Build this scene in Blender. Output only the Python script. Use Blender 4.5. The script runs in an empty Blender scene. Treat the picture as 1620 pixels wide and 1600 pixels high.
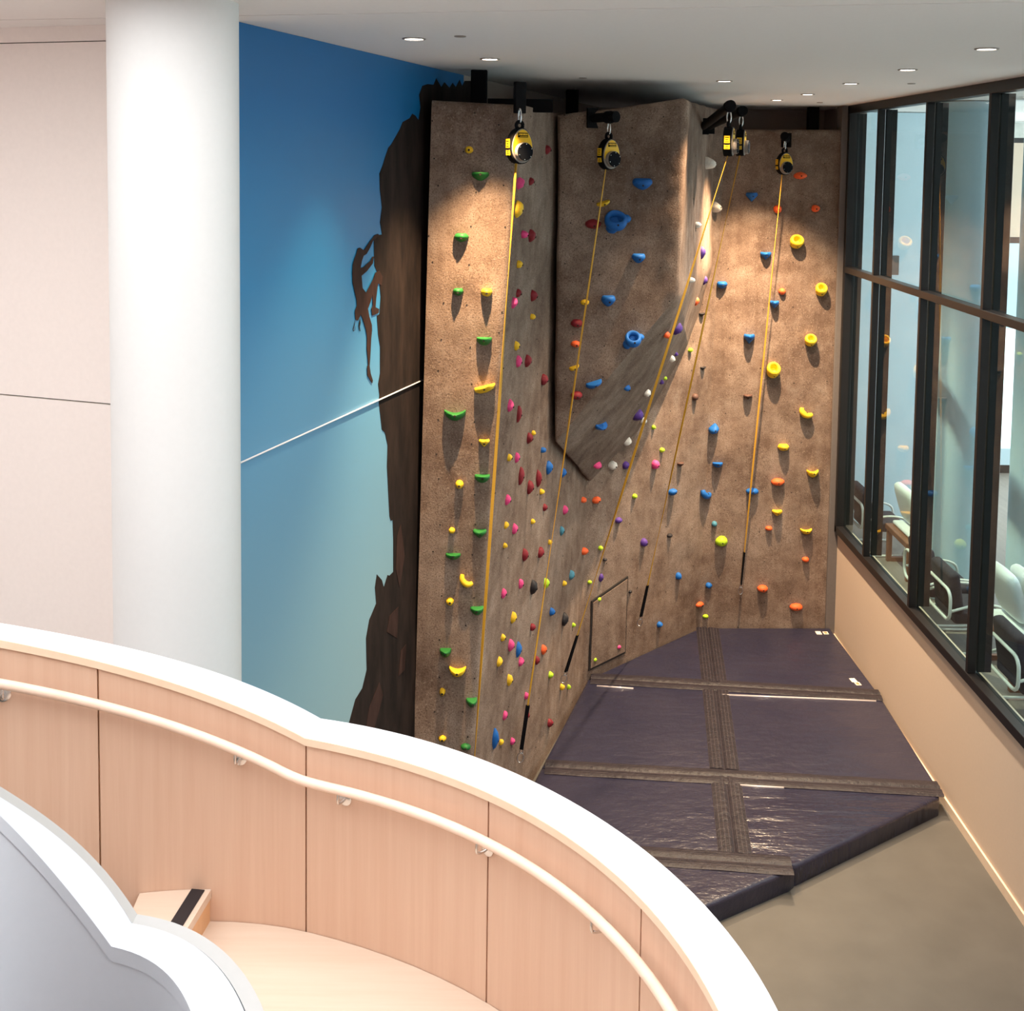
import bpy, bmesh, math, random
from mathutils import Vector, Matrix, noise
from mathutils.bvhtree import BVHTree
random.seed(7)
scene = bpy.context.scene
COL = scene.collection
V = Vector
pi = math.pi

# ------------------------------------------------------------------ camera
F, CX, CY, H = 1800.0, 810.0, 383.0, 6.8          # focal length in px (1620 wide frame), principal point, eye height
PITCH, ROLL = math.atan(126.5 / F), 0.0127
fw = V((0, math.cos(PITCH), -math.sin(PITCH)))
r0, u0 = V((1, 0, 0)), V((0, math.sin(PITCH), math.cos(PITCH)))
rt = math.cos(ROLL) * r0 + math.sin(ROLL) * u0
up = -math.sin(ROLL) * r0 + math.cos(ROLL) * u0
EYE = V((0, 0, H))
cam_d = bpy.data.cameras.new('camera')
cam = bpy.data.objects.new('camera', cam_d)
COL.objects.link(cam)
cam_d.sensor_width = 36
cam_d.lens = F / 1620 * 36
cam_d.shift_y = (CY - 800) / 1620
cam_d.clip_start = .05
m = Matrix((rt, up, -fw)).transposed().to_4x4()
m.translation = EYE
cam.matrix_world = m
scene.camera = cam

# ------------------------------------------------------------------ daylight, exposure
scene.view_settings.view_transform = 'Standard'
scene.view_settings.look = 'None'
scene.view_settings.gamma = 1
scene.view_settings.use_curve_mapping = False
scene.view_settings.exposure = 0.8
scene.cycles.use_denoising = True
scene.cycles.max_bounces = 10
scene.cycles.diffuse_bounces = 5
scene.cycles.glossy_bounces = 5
scene.cycles.transparent_max_bounces = 16
world = bpy.data.worlds.new('overcast_sky')
scene.world = world
world.use_nodes = True
wb = world.node_tree.nodes['Background']
wb.inputs[0].default_value = (1.0, .985, .97, 1)    # even overcast daylight
wb.inputs[1].default_value = 2.15
SPOT_W = 600
SPOT_COL = (1.0, .71, .43)


def ray(x, y): return fw + (x - CX) / F * rt - (y - CY) / F * up
def PZ(x, y, z): d = ray(x, y); return EYE + d * ((z - H) / d.z)
def PY(x, y, Y): d = ray(x, y); return EYE + d * (Y / d.y)
def PX(x, y, X): d = ray(x, y); return EYE + d * (X / d.x)


CZ = H + .84            # ceiling height
# ------------------------------------------------------------------ materials
def srgb(r, g, b):
    def f(c):
        c /= 255.0
        return c / 12.92 if c <= .04045 else ((c + .055) / 1.055) ** 2.4
    return (f(r), f(g), f(b), 1)


class NT:
    def __init__(s, name):
        s.m = bpy.data.materials.new(name)
        s.m.use_nodes = True
        s.n, s.l = s.m.node_tree.nodes, s.m.node_tree.links
        s.b = s.n['Principled BSDF']
        s.out = s.n['Material Output']

    def node(s, t, **kw):
        x = s.n.new(t)
        for k, v in kw.items():
            if k in x.inputs.keys() if isinstance(k, str) else False:
                x.inputs[k].default_value = v
            else:
                setattr(x, k, v)
        return x

    def coord(s, kind='Object', scale=(1, 1, 1)):
        t = s.n.new('ShaderNodeTexCoord')
        mp = s.n.new('ShaderNodeMapping')
        mp.inputs['Scale'].default_value = scale
        s.l.new(t.outputs[kind], mp.inputs[0])
        return mp.outputs[0]

    def noise(s, co, scale, detail=4, rough=.55):
        x = s.n.new('ShaderNodeTexNoise')
        x.inputs['Scale'].default_value = scale
        x.inputs['Detail'].default_value = detail
        x.inputs['Roughness'].default_value = rough
        s.l.new(co, x.inputs['Vector'])
        return x.outputs['Fac']

    def ramp(s, fac, stops):
        x = s.n.new('ShaderNodeValToRGB')
        el = x.color_ramp.elements
        while len(el) < len(stops):
            el.new(.5)
        for e, (p, c) in zip(el, stops):
            e.position = p
            e.color = c
        s.l.new(fac, x.inputs[0])
        return x.outputs[0]

    def mix(s, fac, a, b, mode='MIX'):
        x = s.n.new('ShaderNodeMix')
        x.data_type = 'RGBA'
        x.blend_type = mode
        for sock, val in ((x.inputs[0], fac), (x.inputs[6], a), (x.inputs[7], b)):
            if hasattr(val, 'node'):
                s.l.new(val, sock)
            else:
                sock.default_value = val
        return x.outputs[2]

    def bump(s, h, strength, dist=.01):
        x = s.n.new('ShaderNodeBump')
        x.inputs['Strength'].default_value = strength
        x.inputs['Distance'].default_value = dist
        s.l.new(h, x.inputs['Height'])
        s.l.new(x.outputs[0], s.b.inputs['Normal'])

    def base(s, c):
        if hasattr(c, 'node'):
            s.l.new(c, s.b.inputs['Base Color'])
        else:
            s.b.inputs['Base Color'].default_value = c

    def set(s, rough=.5, metal=0, spec=.5, coat=0):
        s.b.inputs['Roughness'].default_value = rough
        s.b.inputs['Metallic'].default_value = metal
        s.b.inputs['Specular IOR Level'].default_value = spec
        s.b.inputs['Coat Weight'].default_value = coat


def plain(name, c, rough=.5, metal=0, spec=.5, var=.05, bump=.05, scale=30):
    t = NT(name)
    co = t.coord()
    n = t.noise(co, scale)
    d = tuple(x * (1 - var) for x in c[:3]) + (1,)
    l = tuple(min(1, x * (1 + var)) for x in c[:3]) + (1,)
    t.base(t.ramp(n, [(.3, d), (.7, l)]))
    t.set(rough, metal, spec)
    if bump:
        t.bump(n, bump, .003)
    return t.m


def emission(name, c, s):
    t = NT(name)
    e = t.n.new('ShaderNodeEmission')
    e.inputs[0].default_value = c
    e.inputs[1].default_value = s
    t.l.new(e.outputs[0], t.out.inputs[0])
    return t.m


def mat_concrete():
    t = NT('textured_climbing_concrete')
    co = t.coord()
    big = t.noise(co, 1.1, 5, .6)
    mid = t.noise(co, 4.5, 5, .6)
    fine = t.noise(co, 75, 3, .65)
    streak = t.noise(t.coord(scale=(7, 7, .55)), 1.6, 4, .6)
    c = t.ramp(big, [(.34, srgb(78, 60, 51)), (.5, srgb(126, 107, 94)), (.66, srgb(160, 143, 130))])
    c = t.mix(.5, c, t.ramp(mid, [(.32, srgb(84, 61, 49)), (.55, srgb(136, 114, 100)), (.75, srgb(166, 149, 136))]))
    c = t.mix(.10, c, t.ramp(streak, [(.35, srgb(92, 74, 63)), (.6, srgb(164, 149, 138))]))
    c = t.mix(t.ramp(fine, [(.38, (.62, .62, .62, 1)), (.50, (0, 0, 0, 1))]), c, srgb(78, 61, 50))
    sp = t.noise(co, 60, 1, .5)
    c = t.mix(t.ramp(sp, [(.62, (0, 0, 0, 1)), (.74, (.3, .3, .3, 1))]), c, srgb(190, 172, 154))
    t.base(c)
    t.set(.88, 0, .2)
    h = t.mix(.5, fine, mid)
    t.bump(h, .55, .012)
    return t.m


def mat_wood(name, a, b, axis_scale, rough=.4):
    t = NT(name)
    g = t.noise(t.coord(scale=axis_scale), 1.0, 5, .65)
    g2 = t.noise(t.coord(), .9, 3, .5)
    c = t.ramp(g, [(.3, a), (.7, b)])
    c = t.mix(.25, c, t.ramp(g2, [(.3, a), (.7, b)]))
    t.base(c)
    t.set(rough, 0, .4)
    t.bump(g, .06, .002)
    return t.m


def mat_mat():
    t = NT('navy_vinyl')
    co = t.coord()
    w = t.noise(t.coord(scale=(2.2, 5.5, 1)), 1.3, 4, .55)
    f = t.noise(co, 9, 4, .6)
    n = t.noise(co, 1.2, 4, .6)
    t.base(t.ramp(n, [(.3, srgb(32, 33, 52)), (.7, srgb(43, 42, 58))]))
    t.set(.30, 0, .5)
    t.bump(t.mix(.35, w, f), .5, .05)
    return t.m


def mat_wrinkled():
    t = NT('navy_vinyl_wrinkled')
    w = t.noise(t.coord(scale=(.8, 5, 1)), 1.2, 3, .5)
    f = t.noise(t.coord(scale=(5, 16, 1)), 1.4, 3, .6)
    n = t.noise(t.coord(), 1.2, 4, .6)
    t.base(t.ramp(n, [(.3, srgb(32, 33, 52)), (.7, srgb(43, 42, 58))]))
    t.set(.24, 0, .5)
    t.bump(t.mix(.2, w, f), .5, .09)
    return t.m


def mat_strip():
    t = NT('hook_and_loop_flap')
    co = t.coord('UV', (1, 1, 1))
    sep = t.n.new('ShaderNodeSeparateXYZ')
    t.l.new(co, sep.inputs[0])
    fr = t.node('ShaderNodeMath', operation='PINGPONG')
    t.l.new(sep.outputs[1], fr.inputs[0])
    fr.inputs[1].default_value = .0625
    nm = t.node('ShaderNodeMath', operation='MULTIPLY')
    t.l.new(fr.outputs[0], nm.inputs[0])
    nm.inputs[1].default_value = 16
    line = t.ramp(nm.outputs[0], [(0, (.8, .8, .8, 1)), (.05, (.8, .8, .8, 1)), (.13, (0, 0, 0, 1))])
    n = t.noise(t.coord(scale=(3, 3, 3)), 2.5, 4, .6)
    c = t.ramp(n, [(.3, srgb(31, 28, 35)), (.7, srgb(41, 36, 42))])
    t.base(t.mix(line, c, srgb(82, 73, 76)))
    t.set(.48, 0, .28)
    t.bump(t.noise(t.coord(scale=(5, 5, 5)), 3, 4, .6), .45, .03)
    return t.m


def mat_sky_print():
    t = NT('printed_sky')
    co = t.coord()
    sep = t.n.new('ShaderNodeSeparateXYZ')
    t.l.new(co, sep.inputs[0])
    mr = t.node('ShaderNodeMapRange')
    mr.inputs['From Min'].default_value = .6
    mr.inputs['From Max'].default_value = CZ
    t.l.new(sep.outputs[2], mr.inputs[0])
    n = t.noise(co, .35, 2, .5)
    ad = t.node('ShaderNodeMath', operation='MULTIPLY_ADD')
    t.l.new(n, ad.inputs[0])
    ad.inputs[1].default_value = .10
    t.l.new(mr.outputs[0], ad.inputs[2])
    c = t.ramp(ad.outputs[0], [(.12, srgb(140, 165, 170)), (.42, srgb(122, 160, 176)), (.66, srgb(92, 148, 184)),
                               (.82, srgb(30, 122, 174)), (1.0, srgb(0, 98, 158))])
    t.base(c)
    t.set(.45, 0, .35)
    return t.m


def mat_print_dark(name, a, b):
    t = NT(name)
    n = t.noise(t.coord(scale=(3, 3, .8)), 2.2, 5, .65)
    t.base(t.ramp(n, [(.35, a), (.75, b)]))
    t.set(.75, 0, .08)
    return t.m


def mat_glass():
    t = NT('window_glass')
    t.n.remove(t.b)
    tr = t.n.new('ShaderNodeBsdfTransparent')
    tr.inputs[0].default_value = (.80, .90, .91, 1)
    gl = t.n.new('ShaderNodeBsdfGlossy')
    gl.inputs['Roughness'].default_value = .0
    fr = t.n.new('ShaderNodeFresnel')
    fr.inputs['IOR'].default_value = 1.5
    mx = t.n.new('ShaderNodeMixShader')
    ge = t.n.new('ShaderNodeNewGeometry')          # the rear face of a pane does not mirror a second time
    fm = t.node('ShaderNodeMath', operation='MULTIPLY_ADD')
    t.l.new(ge.outputs['Backfacing'], fm.inputs[0])
    fm.inputs[1].default_value = -1
    fm.inputs[2].default_value = 1
    f2 = t.node('ShaderNodeMath', operation='MULTIPLY')
    t.l.new(fm.outputs[0], f2.inputs[0])
    t.l.new(fr.outputs[0], f2.inputs[1])
    t.l.new(f2.outputs[0], mx.inputs[0])
    t.l.new(tr.outputs[0], mx.inputs[1])
    t.l.new(gl.outputs[0], mx.inputs[2])
    t.l.new(mx.outputs[0], t.out.inputs[0])
    return t.m


M = {}
M['concrete'] = mat_concrete()
M['ceiling'] = plain('ceiling_paint', srgb(245, 238, 234), .9, var=.01, bump=.02)
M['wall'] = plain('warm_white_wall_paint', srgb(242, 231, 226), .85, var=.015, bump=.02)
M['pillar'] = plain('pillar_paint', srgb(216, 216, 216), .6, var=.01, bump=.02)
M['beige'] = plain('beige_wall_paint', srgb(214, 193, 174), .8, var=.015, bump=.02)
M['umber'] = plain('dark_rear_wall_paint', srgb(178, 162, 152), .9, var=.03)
M['trimgrey'] = plain('grey_trim_paint', srgb(104, 97, 94), .6)
M['floor'] = plain('grey_brown_polished_floor', srgb(90, 87, 82), .42, spec=.4, var=.10, bump=.03, scale=2.2)
M['trimlight'] = plain('light_grey_facing', srgb(176, 175, 174), .6, var=.01, bump=.01)
M['parapet_shaded'] = plain('parapet_white_shaded', srgb(204, 209, 218), .55, var=.01, bump=.01)  # same white paint as the outer parapet, its shade put into the colour
M['white'] = plain('parapet_white', srgb(240, 240, 242), .55, var=.01, bump=.01)
M['wood'] = mat_wood('pale_beech_veneer', srgb(208, 170, 146), srgb(220, 187, 164), (22, 22, .7))
M['edging'] = mat_wood('pale_maple_edging', srgb(236, 208, 180), srgb(244, 220, 196), (6, 6, 6))
M['tread'] = mat_wood('pale_oak_tread', srgb(212, 190, 170), srgb(222, 203, 186), (1.2, 20, 4))
M['riser'] = mat_wood('beech_riser', srgb(206, 160, 116), srgb(222, 178, 134), (10, 10, 2))
M['nosing'] = plain('black_grip_strip', srgb(38, 30, 32), .8)
M['rail'] = mat_wood('pale_wood_handrail', srgb(238, 206, 184), srgb(246, 220, 202), (8, 8, 8), .35)
M['steel'] = plain('brushed_steel', (.72, .70, .68, 1), .25, 1.0, var=.03, bump=0)
M['black'] = plain('black_steel', srgb(18, 17, 19), .8, var=.1, spec=.1)
M['frame'] = plain('black_window_frame', srgb(20, 18, 19), .4, var=.08)
M['glass'] = mat_glass()
M['sky'] = mat_sky_print()
M['cliff'] = mat_print_dark('printed_cliff', srgb(27, 23, 23), srgb(50, 41, 38))
M['cliffred'] = mat_print_dark('printed_rust', srgb(42, 30, 28), srgb(70, 52, 48))
M['climber'] = mat_print_dark('printed_climber', srgb(44, 34, 32), srgb(74, 50, 43))
M['strap'] = plain('yellow_webbing', srgb(200, 150, 40), .7, var=.06, bump=.2, scale=120)
M['yellowcase'] = plain('yellow_casing', srgb(238, 190, 20), .4, var=.03)
M['greycase'] = plain('grey_metal_casing', srgb(138, 130, 124), .5, .3)
M['blackcase'] = plain('black_plastic', srgb(18, 18, 21), .85, spec=.08)
M['cap'] = plain('dark_navy_cap', srgb(14, 17, 24), .8, spec=.1)
M['mat'] = mat_mat()
M['strip'] = mat_strip()
M['wrinkled'] = mat_wrinkled()
M['glint'] = plain('painted_vinyl_glint', srgb(190, 180, 180), .16, spec=1.0, var=.05, bump=.3, scale=25)  # pale colour paints the highlight along the navy pad edges
M['tag'] = plain('white_tag', srgb(226, 214, 200), .7)
M['orange_print'] = plain('orange_tag_print', srgb(214, 132, 92), .7)
M['lamp'] = emission('lamp_glow', (1, .93, .82, 1), 9)
M['lampring'] = plain('lamp_ring', srgb(150, 138, 130), .5)
M['hole'] = plain('dark_bolt_hole', srgb(40, 32, 28), .9)
M['darkline'] = plain('dark_joint', srgb(34, 28, 26), .9)
M['wood2'] = mat_wood('walnut_bench', srgb(120, 78, 56), srgb(148, 98, 72), (20, 3, 3))
M['cushion'] = plain('charcoal_upholstery', srgb(44, 42, 52), .9, var=.12, bump=.3, scale=60)
M['fluff'] = plain('white_fleece', srgb(232, 236, 236), .95, var=.04, bump=.8, scale=70)
M['tube'] = plain('white_tube', srgb(226, 228, 222), .35, var=.01)
M['paleblue'] = plain('pale_blue_wall', srgb(204, 226, 236), .85, var=.02)
M['board'] = plain('board_formed_concrete', srgb(206, 206, 200), .9, var=.10, scale=12)
M['lounge_floor'] = mat_wood('lounge_floor_planks', srgb(124, 114, 106), srgb(146, 136, 126), (14, .8, 1), .5)
HC = dict(green=(34, 108, 46), yellow=(236, 190, 40), red=(128, 30, 40), pink=(220, 70, 130), blue=(24, 96, 172),
          orange=(236, 98, 48), white=(226, 222, 214), purple=(82, 52, 132), lime=(170, 206, 40), black=(38, 34, 36),
          teal=(70, 130, 150), brown=(84, 60, 52))
for k, c in HC.items():
    M['h_' + k] = plain('hold_resin_' + k, srgb(*c), .6, spec=.35, var=.10, bump=.25, scale=60)


# ------------------------------------------------------------------ object helpers
def link(o, parent=None):
    COL.objects.link(o)
    if parent:
        o.parent = parent
        o.matrix_parent_inverse = parent.matrix_world.inverted() if False else Matrix()
        pm = PM.get(parent.name)
        if pm is not None:
            o.matrix_parent_inverse = pm.inverted()
    return o


PM = {}


def obj(name, bm, mat, parent=None, smooth=False, sharp=None):
    me = bpy.data.meshes.new(name)
    bm.normal_update()
    bm.to_mesh(me)
    bm.free()
    for mt in (mat if isinstance(mat, (list, tuple)) else [mat]):
        me.materials.append(mt)
    if smooth:
        me.shade_smooth()
        if sharp:
            me.set_sharp_from_angle(angle=math.radians(sharp))
    return link(bpy.data.objects.new(name, me), parent)


def tag(o, label, cat, group=None, kind=None):
    if label: o['label'] = label
    if cat: o['category'] = cat
    if group: o['group'] = group
    if kind: o['kind'] = kind
    return o


def empty(name, label=None, cat=None, loc=(0, 0, 0), group=None, kind=None):
    o = bpy.data.objects.new(name, None)
    o.empty_display_size = .1
    o.location = loc
    COL.objects.link(o)
    PM[o.name] = Matrix.Translation(loc)
    return tag(o, label, cat, group, kind)


def NB(): return bmesh.new()


def a_box(bm, c, s, rot=None, mi=0):
    r = bmesh.ops.create_cube(bm, size=1)
    mt = Matrix.Translation(c) @ (rot.to_4x4() if rot else Matrix()) @ Matrix.Diagonal((s[0], s[1], s[2], 1))
    bmesh.ops.transform(bm, matrix=mt, verts=r['verts'])
    for f in {f for v in r['verts'] for f in v.link_faces}:
        f.material_index = mi
    return r['verts']


def bev(bm, w, seg=2, edges=None):
    bmesh.ops.bevel(bm, geom=edges or bm.edges[:], offset=w, segments=seg, affect='EDGES', profile=.5, clamp_overlap=True)
    return bm


def a_prism(bm, poly, axis, h):
    """poly: world points of one face; extruded by vector axis*h"""
    vs = [bm.verts.new(p) for p in poly]
    ws = [bm.verts.new(V(p) + V(axis) * h) for p in poly]
    n = len(vs)
    bm.faces.new(vs)
    bm.faces.new(ws[::-1])
    for i in range(n):
        j = (i + 1) % n
        bm.faces.new((vs[j], vs[i], ws[i], ws[j]))
    return bm


def fixn(bm):
    bmesh.ops.recalc_face_normals(bm, faces=bm.faces[:])
    return bm


def frames(pts):
    out = []
    n = len(pts)
    for i in range(n):
        t = (pts[min(i + 1, n - 1)] - pts[max(i - 1, 0)]).normalized()
        a = t.orthogonal().normalized() if not out else (out[-1][0] - t * out[-1][0].dot(t)).normalized()
        out.append((a, t.cross(a)))
    return out


def a_tube(bm, pts, r, n=8, closed=False, rfun=None):
    pts = [V(p) for p in pts]
    if closed:
        pts = pts + [pts[0]]
    rings = []
    for i, (p, (a, b)) in enumerate(zip(pts, frames(pts))):
        rr = rfun(i / (len(pts) - 1)) if rfun else r
        rings.append([bm.verts.new(p + (a * math.cos(q * 2 * pi / n) + b * math.sin(q * 2 * pi / n)) * rr) for q in range(n)])
    for A, B in zip(rings, rings[1:]):
        for q in range(n):
            bm.faces.new((A[q], A[(q + 1) % n], B[(q + 1) % n], B[q]))
    if not closed:
        bm.faces.new(rings[0][::-1])
        bm.faces.new(rings[-1])
    return bm


def a_lathe(bm, prof, mt=Matrix(), n=20):
    """prof: list (r, z) -> revolved about z, then transformed"""
    rings = []
    for r, z in prof:
        if r < 1e-6:
            rings.append([bm.verts.new(mt @ V((0, 0, z)))])
        else:
            rings.append([bm.verts.new(mt @ V((r * math.cos(2 * pi * q / n), r * math.sin(2 * pi * q / n), z))) for q in range(n)])
    for A, B in zip(rings, rings[1:]):
        for q in range(n):
            q2 = (q + 1) % n
            if len(A) == 1 and len(B) == 1: continue
            if len(A) == 1: bm.faces.new((A[0], B[q], B[q2]))
            elif len(B) == 1: bm.faces.new((A[q], B[0], A[q2]))
            else: bm.faces.new((A[q], B[q], B[q2], A[q2]))
    return bm


def wall_slab(name, p, q, z0, z1, th, mat, parent=None, kind='structure'):
    """vertical slab whose visible face runs p->q (plan); thickness grows to the left of p->q"""
    p, q = V((p[0], p[1])), V((q[0], q[1]))
    d = (q - p).normalized()
    n = V((-d.y, d.x))
    bm = NB()
    a_prism(bm, [V((*p, z0)), V((*q, z0)), V((*(q + n * th), z0)), V((*(p + n * th), z0))], (0, 0, 1), z1 - z0)
    o = obj(name, fixn(bm), mat, parent)
    if not parent and kind: o['kind'] = kind
    return o


def spline(pts, n, closed=False):
    pts = [V(p) for p in pts]
    out = []
    N = len(pts)
    segs = N if closed else N - 1
    for i in range(segs):
        g = (lambda k: pts[k % N]) if closed else (lambda k: pts[max(0, min(N - 1, k))])
        p0, p1, p2, p3 = g(i - 1), g(i), g(i + 1), g(i + 2)
        for k in range(n):
            t = k / n
            out.append(.5 * ((2 * p1) + (p2 - p0) * t + (2 * p0 - 5 * p1 + 4 * p2 - p3) * t * t + (3 * p1 - p0 - 3 * p2 + p3) * t ** 3))
    if not closed: out.append(pts[-1])
    return out


# ================================================================== THE ROOM
XW = 4.70                                             # inner face of the window wall
M0, M1 = PZ(371, 33, CZ), PZ(730, 118, CZ)            # mural wall, top line
md = V((M1.x - M0.x, M1.y - M0.y, 0)).normalized()
mn = V((md.y, -md.x, 0))                              # faces into the room (+x)
L0, L1 = PZ(0, 44, CZ), PZ(175, 39, CZ)
ld = V((L1.x - L0.x, L1.y - L0.y, 0)).normalized()
# convex corner of the left wall and the mural wall
den = ld.x * md.y - ld.y * md.x
tt = ((M0.x - L0.x) * md.y - (M0.y - L0.y) * md.x) / den
KORN = V((L0.x + ld.x * tt, L0.y + ld.y * tt, 0))
YB = 17.3                                             # rear wall behind the climbing wall

bm = NB()
a_box(bm, (-1.8, 6, -.15), (13.2, 24, .3))
tag(obj('floor', bm, M['floor']), None, None, kind='structure')

# ceiling in two fields with a thin control joint between them
J0, J1 = PZ(372, 25, CZ), PZ(1620, 3, CZ)
jd = (J1 - J0).normalized()
def jl(x, o): return V((x, J0.y + (x - J0.x) * jd.y / jd.x + o, CZ))
ceil = empty('ceiling', kind='structure')
bm = a_prism(NB(), [jl(-8.4, .010), jl(XW + .02, .010), V((XW + .02, YB + .3, CZ)), V((-8.4, YB + .3, CZ))], (0, 0, 1), .3)
obj('ceiling_field', fixn(bm), M['ceiling'], ceil)
bm = a_prism(NB(), [jl(-8.4, -.010), jl(XW + .02, -.010), V((XW + .02, 5.75, CZ)), V((-8.4, 5.75, CZ))], (0, 0, 1), .3)
obj('ceiling_field', fixn(bm), M['ceiling'], ceil)

bm = NB()
a_box(bm, (-1.8, -2.5, CZ + .15), (13.2, 6.0, .3))
tag(obj('ceiling_balcony', bm, M['ceiling']), None, None, kind='structure')

wall_slab('wall_back', (XW + .2, -5.5), (-8.4, -5.5), 0, CZ, .2, M['wall'])
wall_slab('wall_side', (-8.4, -5.5), (-8.4, 9), 0, CZ, .2, M['wall'])
wall_slab('wall_near', (XW, 2.6), (XW, -5.5), 1.62, CZ, .2, M['wall'])

# left wall: panels with open joints
wl = empty('wall_left', kind='structure')
ZJ = 5.19
LA = KORN - ld * 6.5
for z0, z1 in ((0, ZJ - .005), (ZJ + .005, CZ - .105), (CZ - .098, CZ)):
    wall_slab('wall_panel', LA, KORN, z0, z1, .02, M['wall'], wl)
wall_slab('wall_backing', LA + V((-ld.y, ld.x, 0)) * .02, KORN + V((-ld.y, ld.x, 0)) * .02, 0, CZ, .2, M['trimgrey'], wl)

# mural wall
wm = empty('wall_mural', kind='structure')
MEND = KORN + md * ((YB - KORN.y) / md.y)
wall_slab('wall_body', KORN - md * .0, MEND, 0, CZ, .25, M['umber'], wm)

mural = empty('photo_mural', 'wide blue sky photo mural with a cliff and climber, beside the white pillar', 'mural', (KORN.x, KORN.y, 0))
PRINT_END = V((M1.x, M1.y, 0)) + md * .05
bm = NB()
a = KORN + mn * .004
b = V((PRINT_END.x, PRINT_END.y, 0)) + mn * .004
a_prism(bm, [V((a.x, a.y, .02)), V((b.x, b.y, .02)), V((b.x, b.y, CZ - .002)), V((a.x, a.y, CZ - .002))], mn, .003)
obj('sky_print', fixn(bm), M['sky'], mural)


def PM_(x, y, off):
    d = ray(x, y)
    p0 = V((M0.x, M0.y, 0)) + mn * off
    return EYE + d * ((p0 - EYE).dot(mn) / d.dot(mn))


def flat_print(name, pts, off, mat, parent, th=.002):
    w = [PM_(x, y, off) for x, y in pts]
    bm = NB()
    vs = [bm.verts.new(p) for p in w]
    es = [bm.edges.new((vs[i], vs[(i + 1) % len(vs)])) for i in range(len(vs))]
    r = bmesh.ops.triangle_fill(bm, use_beauty=True, use_dissolve=False, edges=es)
    fs = [g for g in r['geom'] if isinstance(g, bmesh.types.BMFace)]
    e = bmesh.ops.extrude_face_region(bm, geom=fs)
    bmesh.ops.translate(bm, vec=mn * th, verts=[g for g in e['geom'] if isinstance(g, bmesh.types.BMVert)])
    return obj(name, fixn(bm), mat, parent)


cliff = [(735, 128), (731, 136), (727, 126), (721, 138), (716, 131), (711, 139), (703, 130), (698, 138), (690, 124), (686, 134),
         (676, 133), (668, 136), (663, 150), (665, 170), (662, 190), (657, 183), (652, 180), (648, 187), (637, 193), (632, 205), (627, 214), (619, 228),
         (614, 234), (608, 252), (605, 262), (600, 275), (601, 302), (604, 328), (601, 352), (604, 371), (597, 372), (591, 377),
         (592, 420), (596, 430), (600, 446), (602, 470), (600, 497), (596, 500), (598, 530), (601, 549), (601, 591), (598, 608), (600, 625),
         (599, 636), (604, 680), (609, 685), (613, 705), (612, 738), (616, 817), (618, 824), (621, 823), (622, 854), (622, 905), (616, 911),
         (613, 910), (607, 929), (604, 918), (596, 909), (593, 930), (595, 955), (584, 981), (579, 1010), (580, 1060), (573, 1089), (562, 1107),
         (552, 1144), (540, 1190), (538, 1500), (745, 1500), (745, 128)]
flat_print('cliff_print', cliff, .008, M['cliff'], mural)
z = lambda pts: [(540 + x * .1626, 360 + y * .1626) for x, y in pts]
climber = z([(355, 62), (322, 76), (270, 145), (218, 222), (204, 212), (180, 196), (158, 205), (148, 250), (128, 300), (110, 360), (106, 440), (110, 540), (130, 630),
             (150, 715), (150, 765), (132, 810), (134, 870), (140, 902), (162, 905), (176, 875), (186, 848), (205, 882), (238, 990), (250, 1070),
             (248, 1180), (262, 1340), (250, 1350), (254, 1440), (278, 1480), (300, 1515), (306, 1490), (284, 1420), (274, 1350), (284, 1200), (290, 1075),
             (298, 1000), (296, 950), (272, 870), (258, 790), (285, 720), (303, 655), (306, 760), (290, 790), (300, 858), (322, 850), (362, 832),
             (366, 794), (332, 776), (338, 690), (356, 545), (390, 562), (400, 480), (370, 420), (330, 440), (310, 500), (240, 634), (206, 590), (196, 470), (245, 428),
             (305, 350), (316, 284), (300, 285), (284, 322), (245, 356), (215, 385), (186, 395), (200, 322), (216, 275), (245, 258), (280, 195), (312, 122), (372, 80)])
flat_print('climber_print', climber, .012, M['climber'], mural)
for pts in ([(132, 905), (122, 950), (112, 985), (116, 1012), (130, 1000), (134, 960), (128, 1000), (118, 1004), (118, 985), (128, 950)],
            [(182, 880), (172, 930), (168, 960), (178, 1010), (184, 1010), (178, 965), (186, 930)]):
    flat_print('gear_print', z(pts), .012, M['cliff'], mural)
for pts in ([(628, 850), (634, 830), (640, 880), (632, 930), (626, 900)], [(616, 975), (630, 960), (628, 1010), (612, 1000)],
            [(584, 1120), (600, 1080), (606, 1100), (590, 1160), (576, 1170)], [(634, 1030), (642, 1020), (640, 1060), (630, 1070)]):
    flat_print('rock_print', pts, .0115, M['cliffred'], mural)
# white bead along the seam of the mural
s0, s1 = PM_(371, 737, .0), PM_(676, 598, .0)
bm = NB()
a_tube(bm, [PM_(355, 744, .016), PM_(690, 592, .016)], .006, 6)
tag(obj('trim_1', bm, M['white'], None, True), None, None, kind='structure')

# rear wall and the strip of wall right of the climbing wall
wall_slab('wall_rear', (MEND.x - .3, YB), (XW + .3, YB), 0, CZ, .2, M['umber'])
# grey upright trim beside the window corner
bm = NB()
a_box(bm, (XW - .05, 16.04, CZ / 2), (.16, .26, CZ))
tag(obj('trim_2', bev(bm, .008), M['trimgrey']), None, None, kind='structure')

# white pillar
pc = PZ(274, 3, CZ)
bm = NB()
a_lathe(bm, [(0, 0), (.345, 0), (.345, CZ), (0, CZ)], Matrix.Translation((pc.x, pc.y, 0)), 64)
tag(obj('pillar', bm, M['pillar'], None, True, 40), 'tall round white pillar standing in front of the mural', 'pillar')

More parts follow.
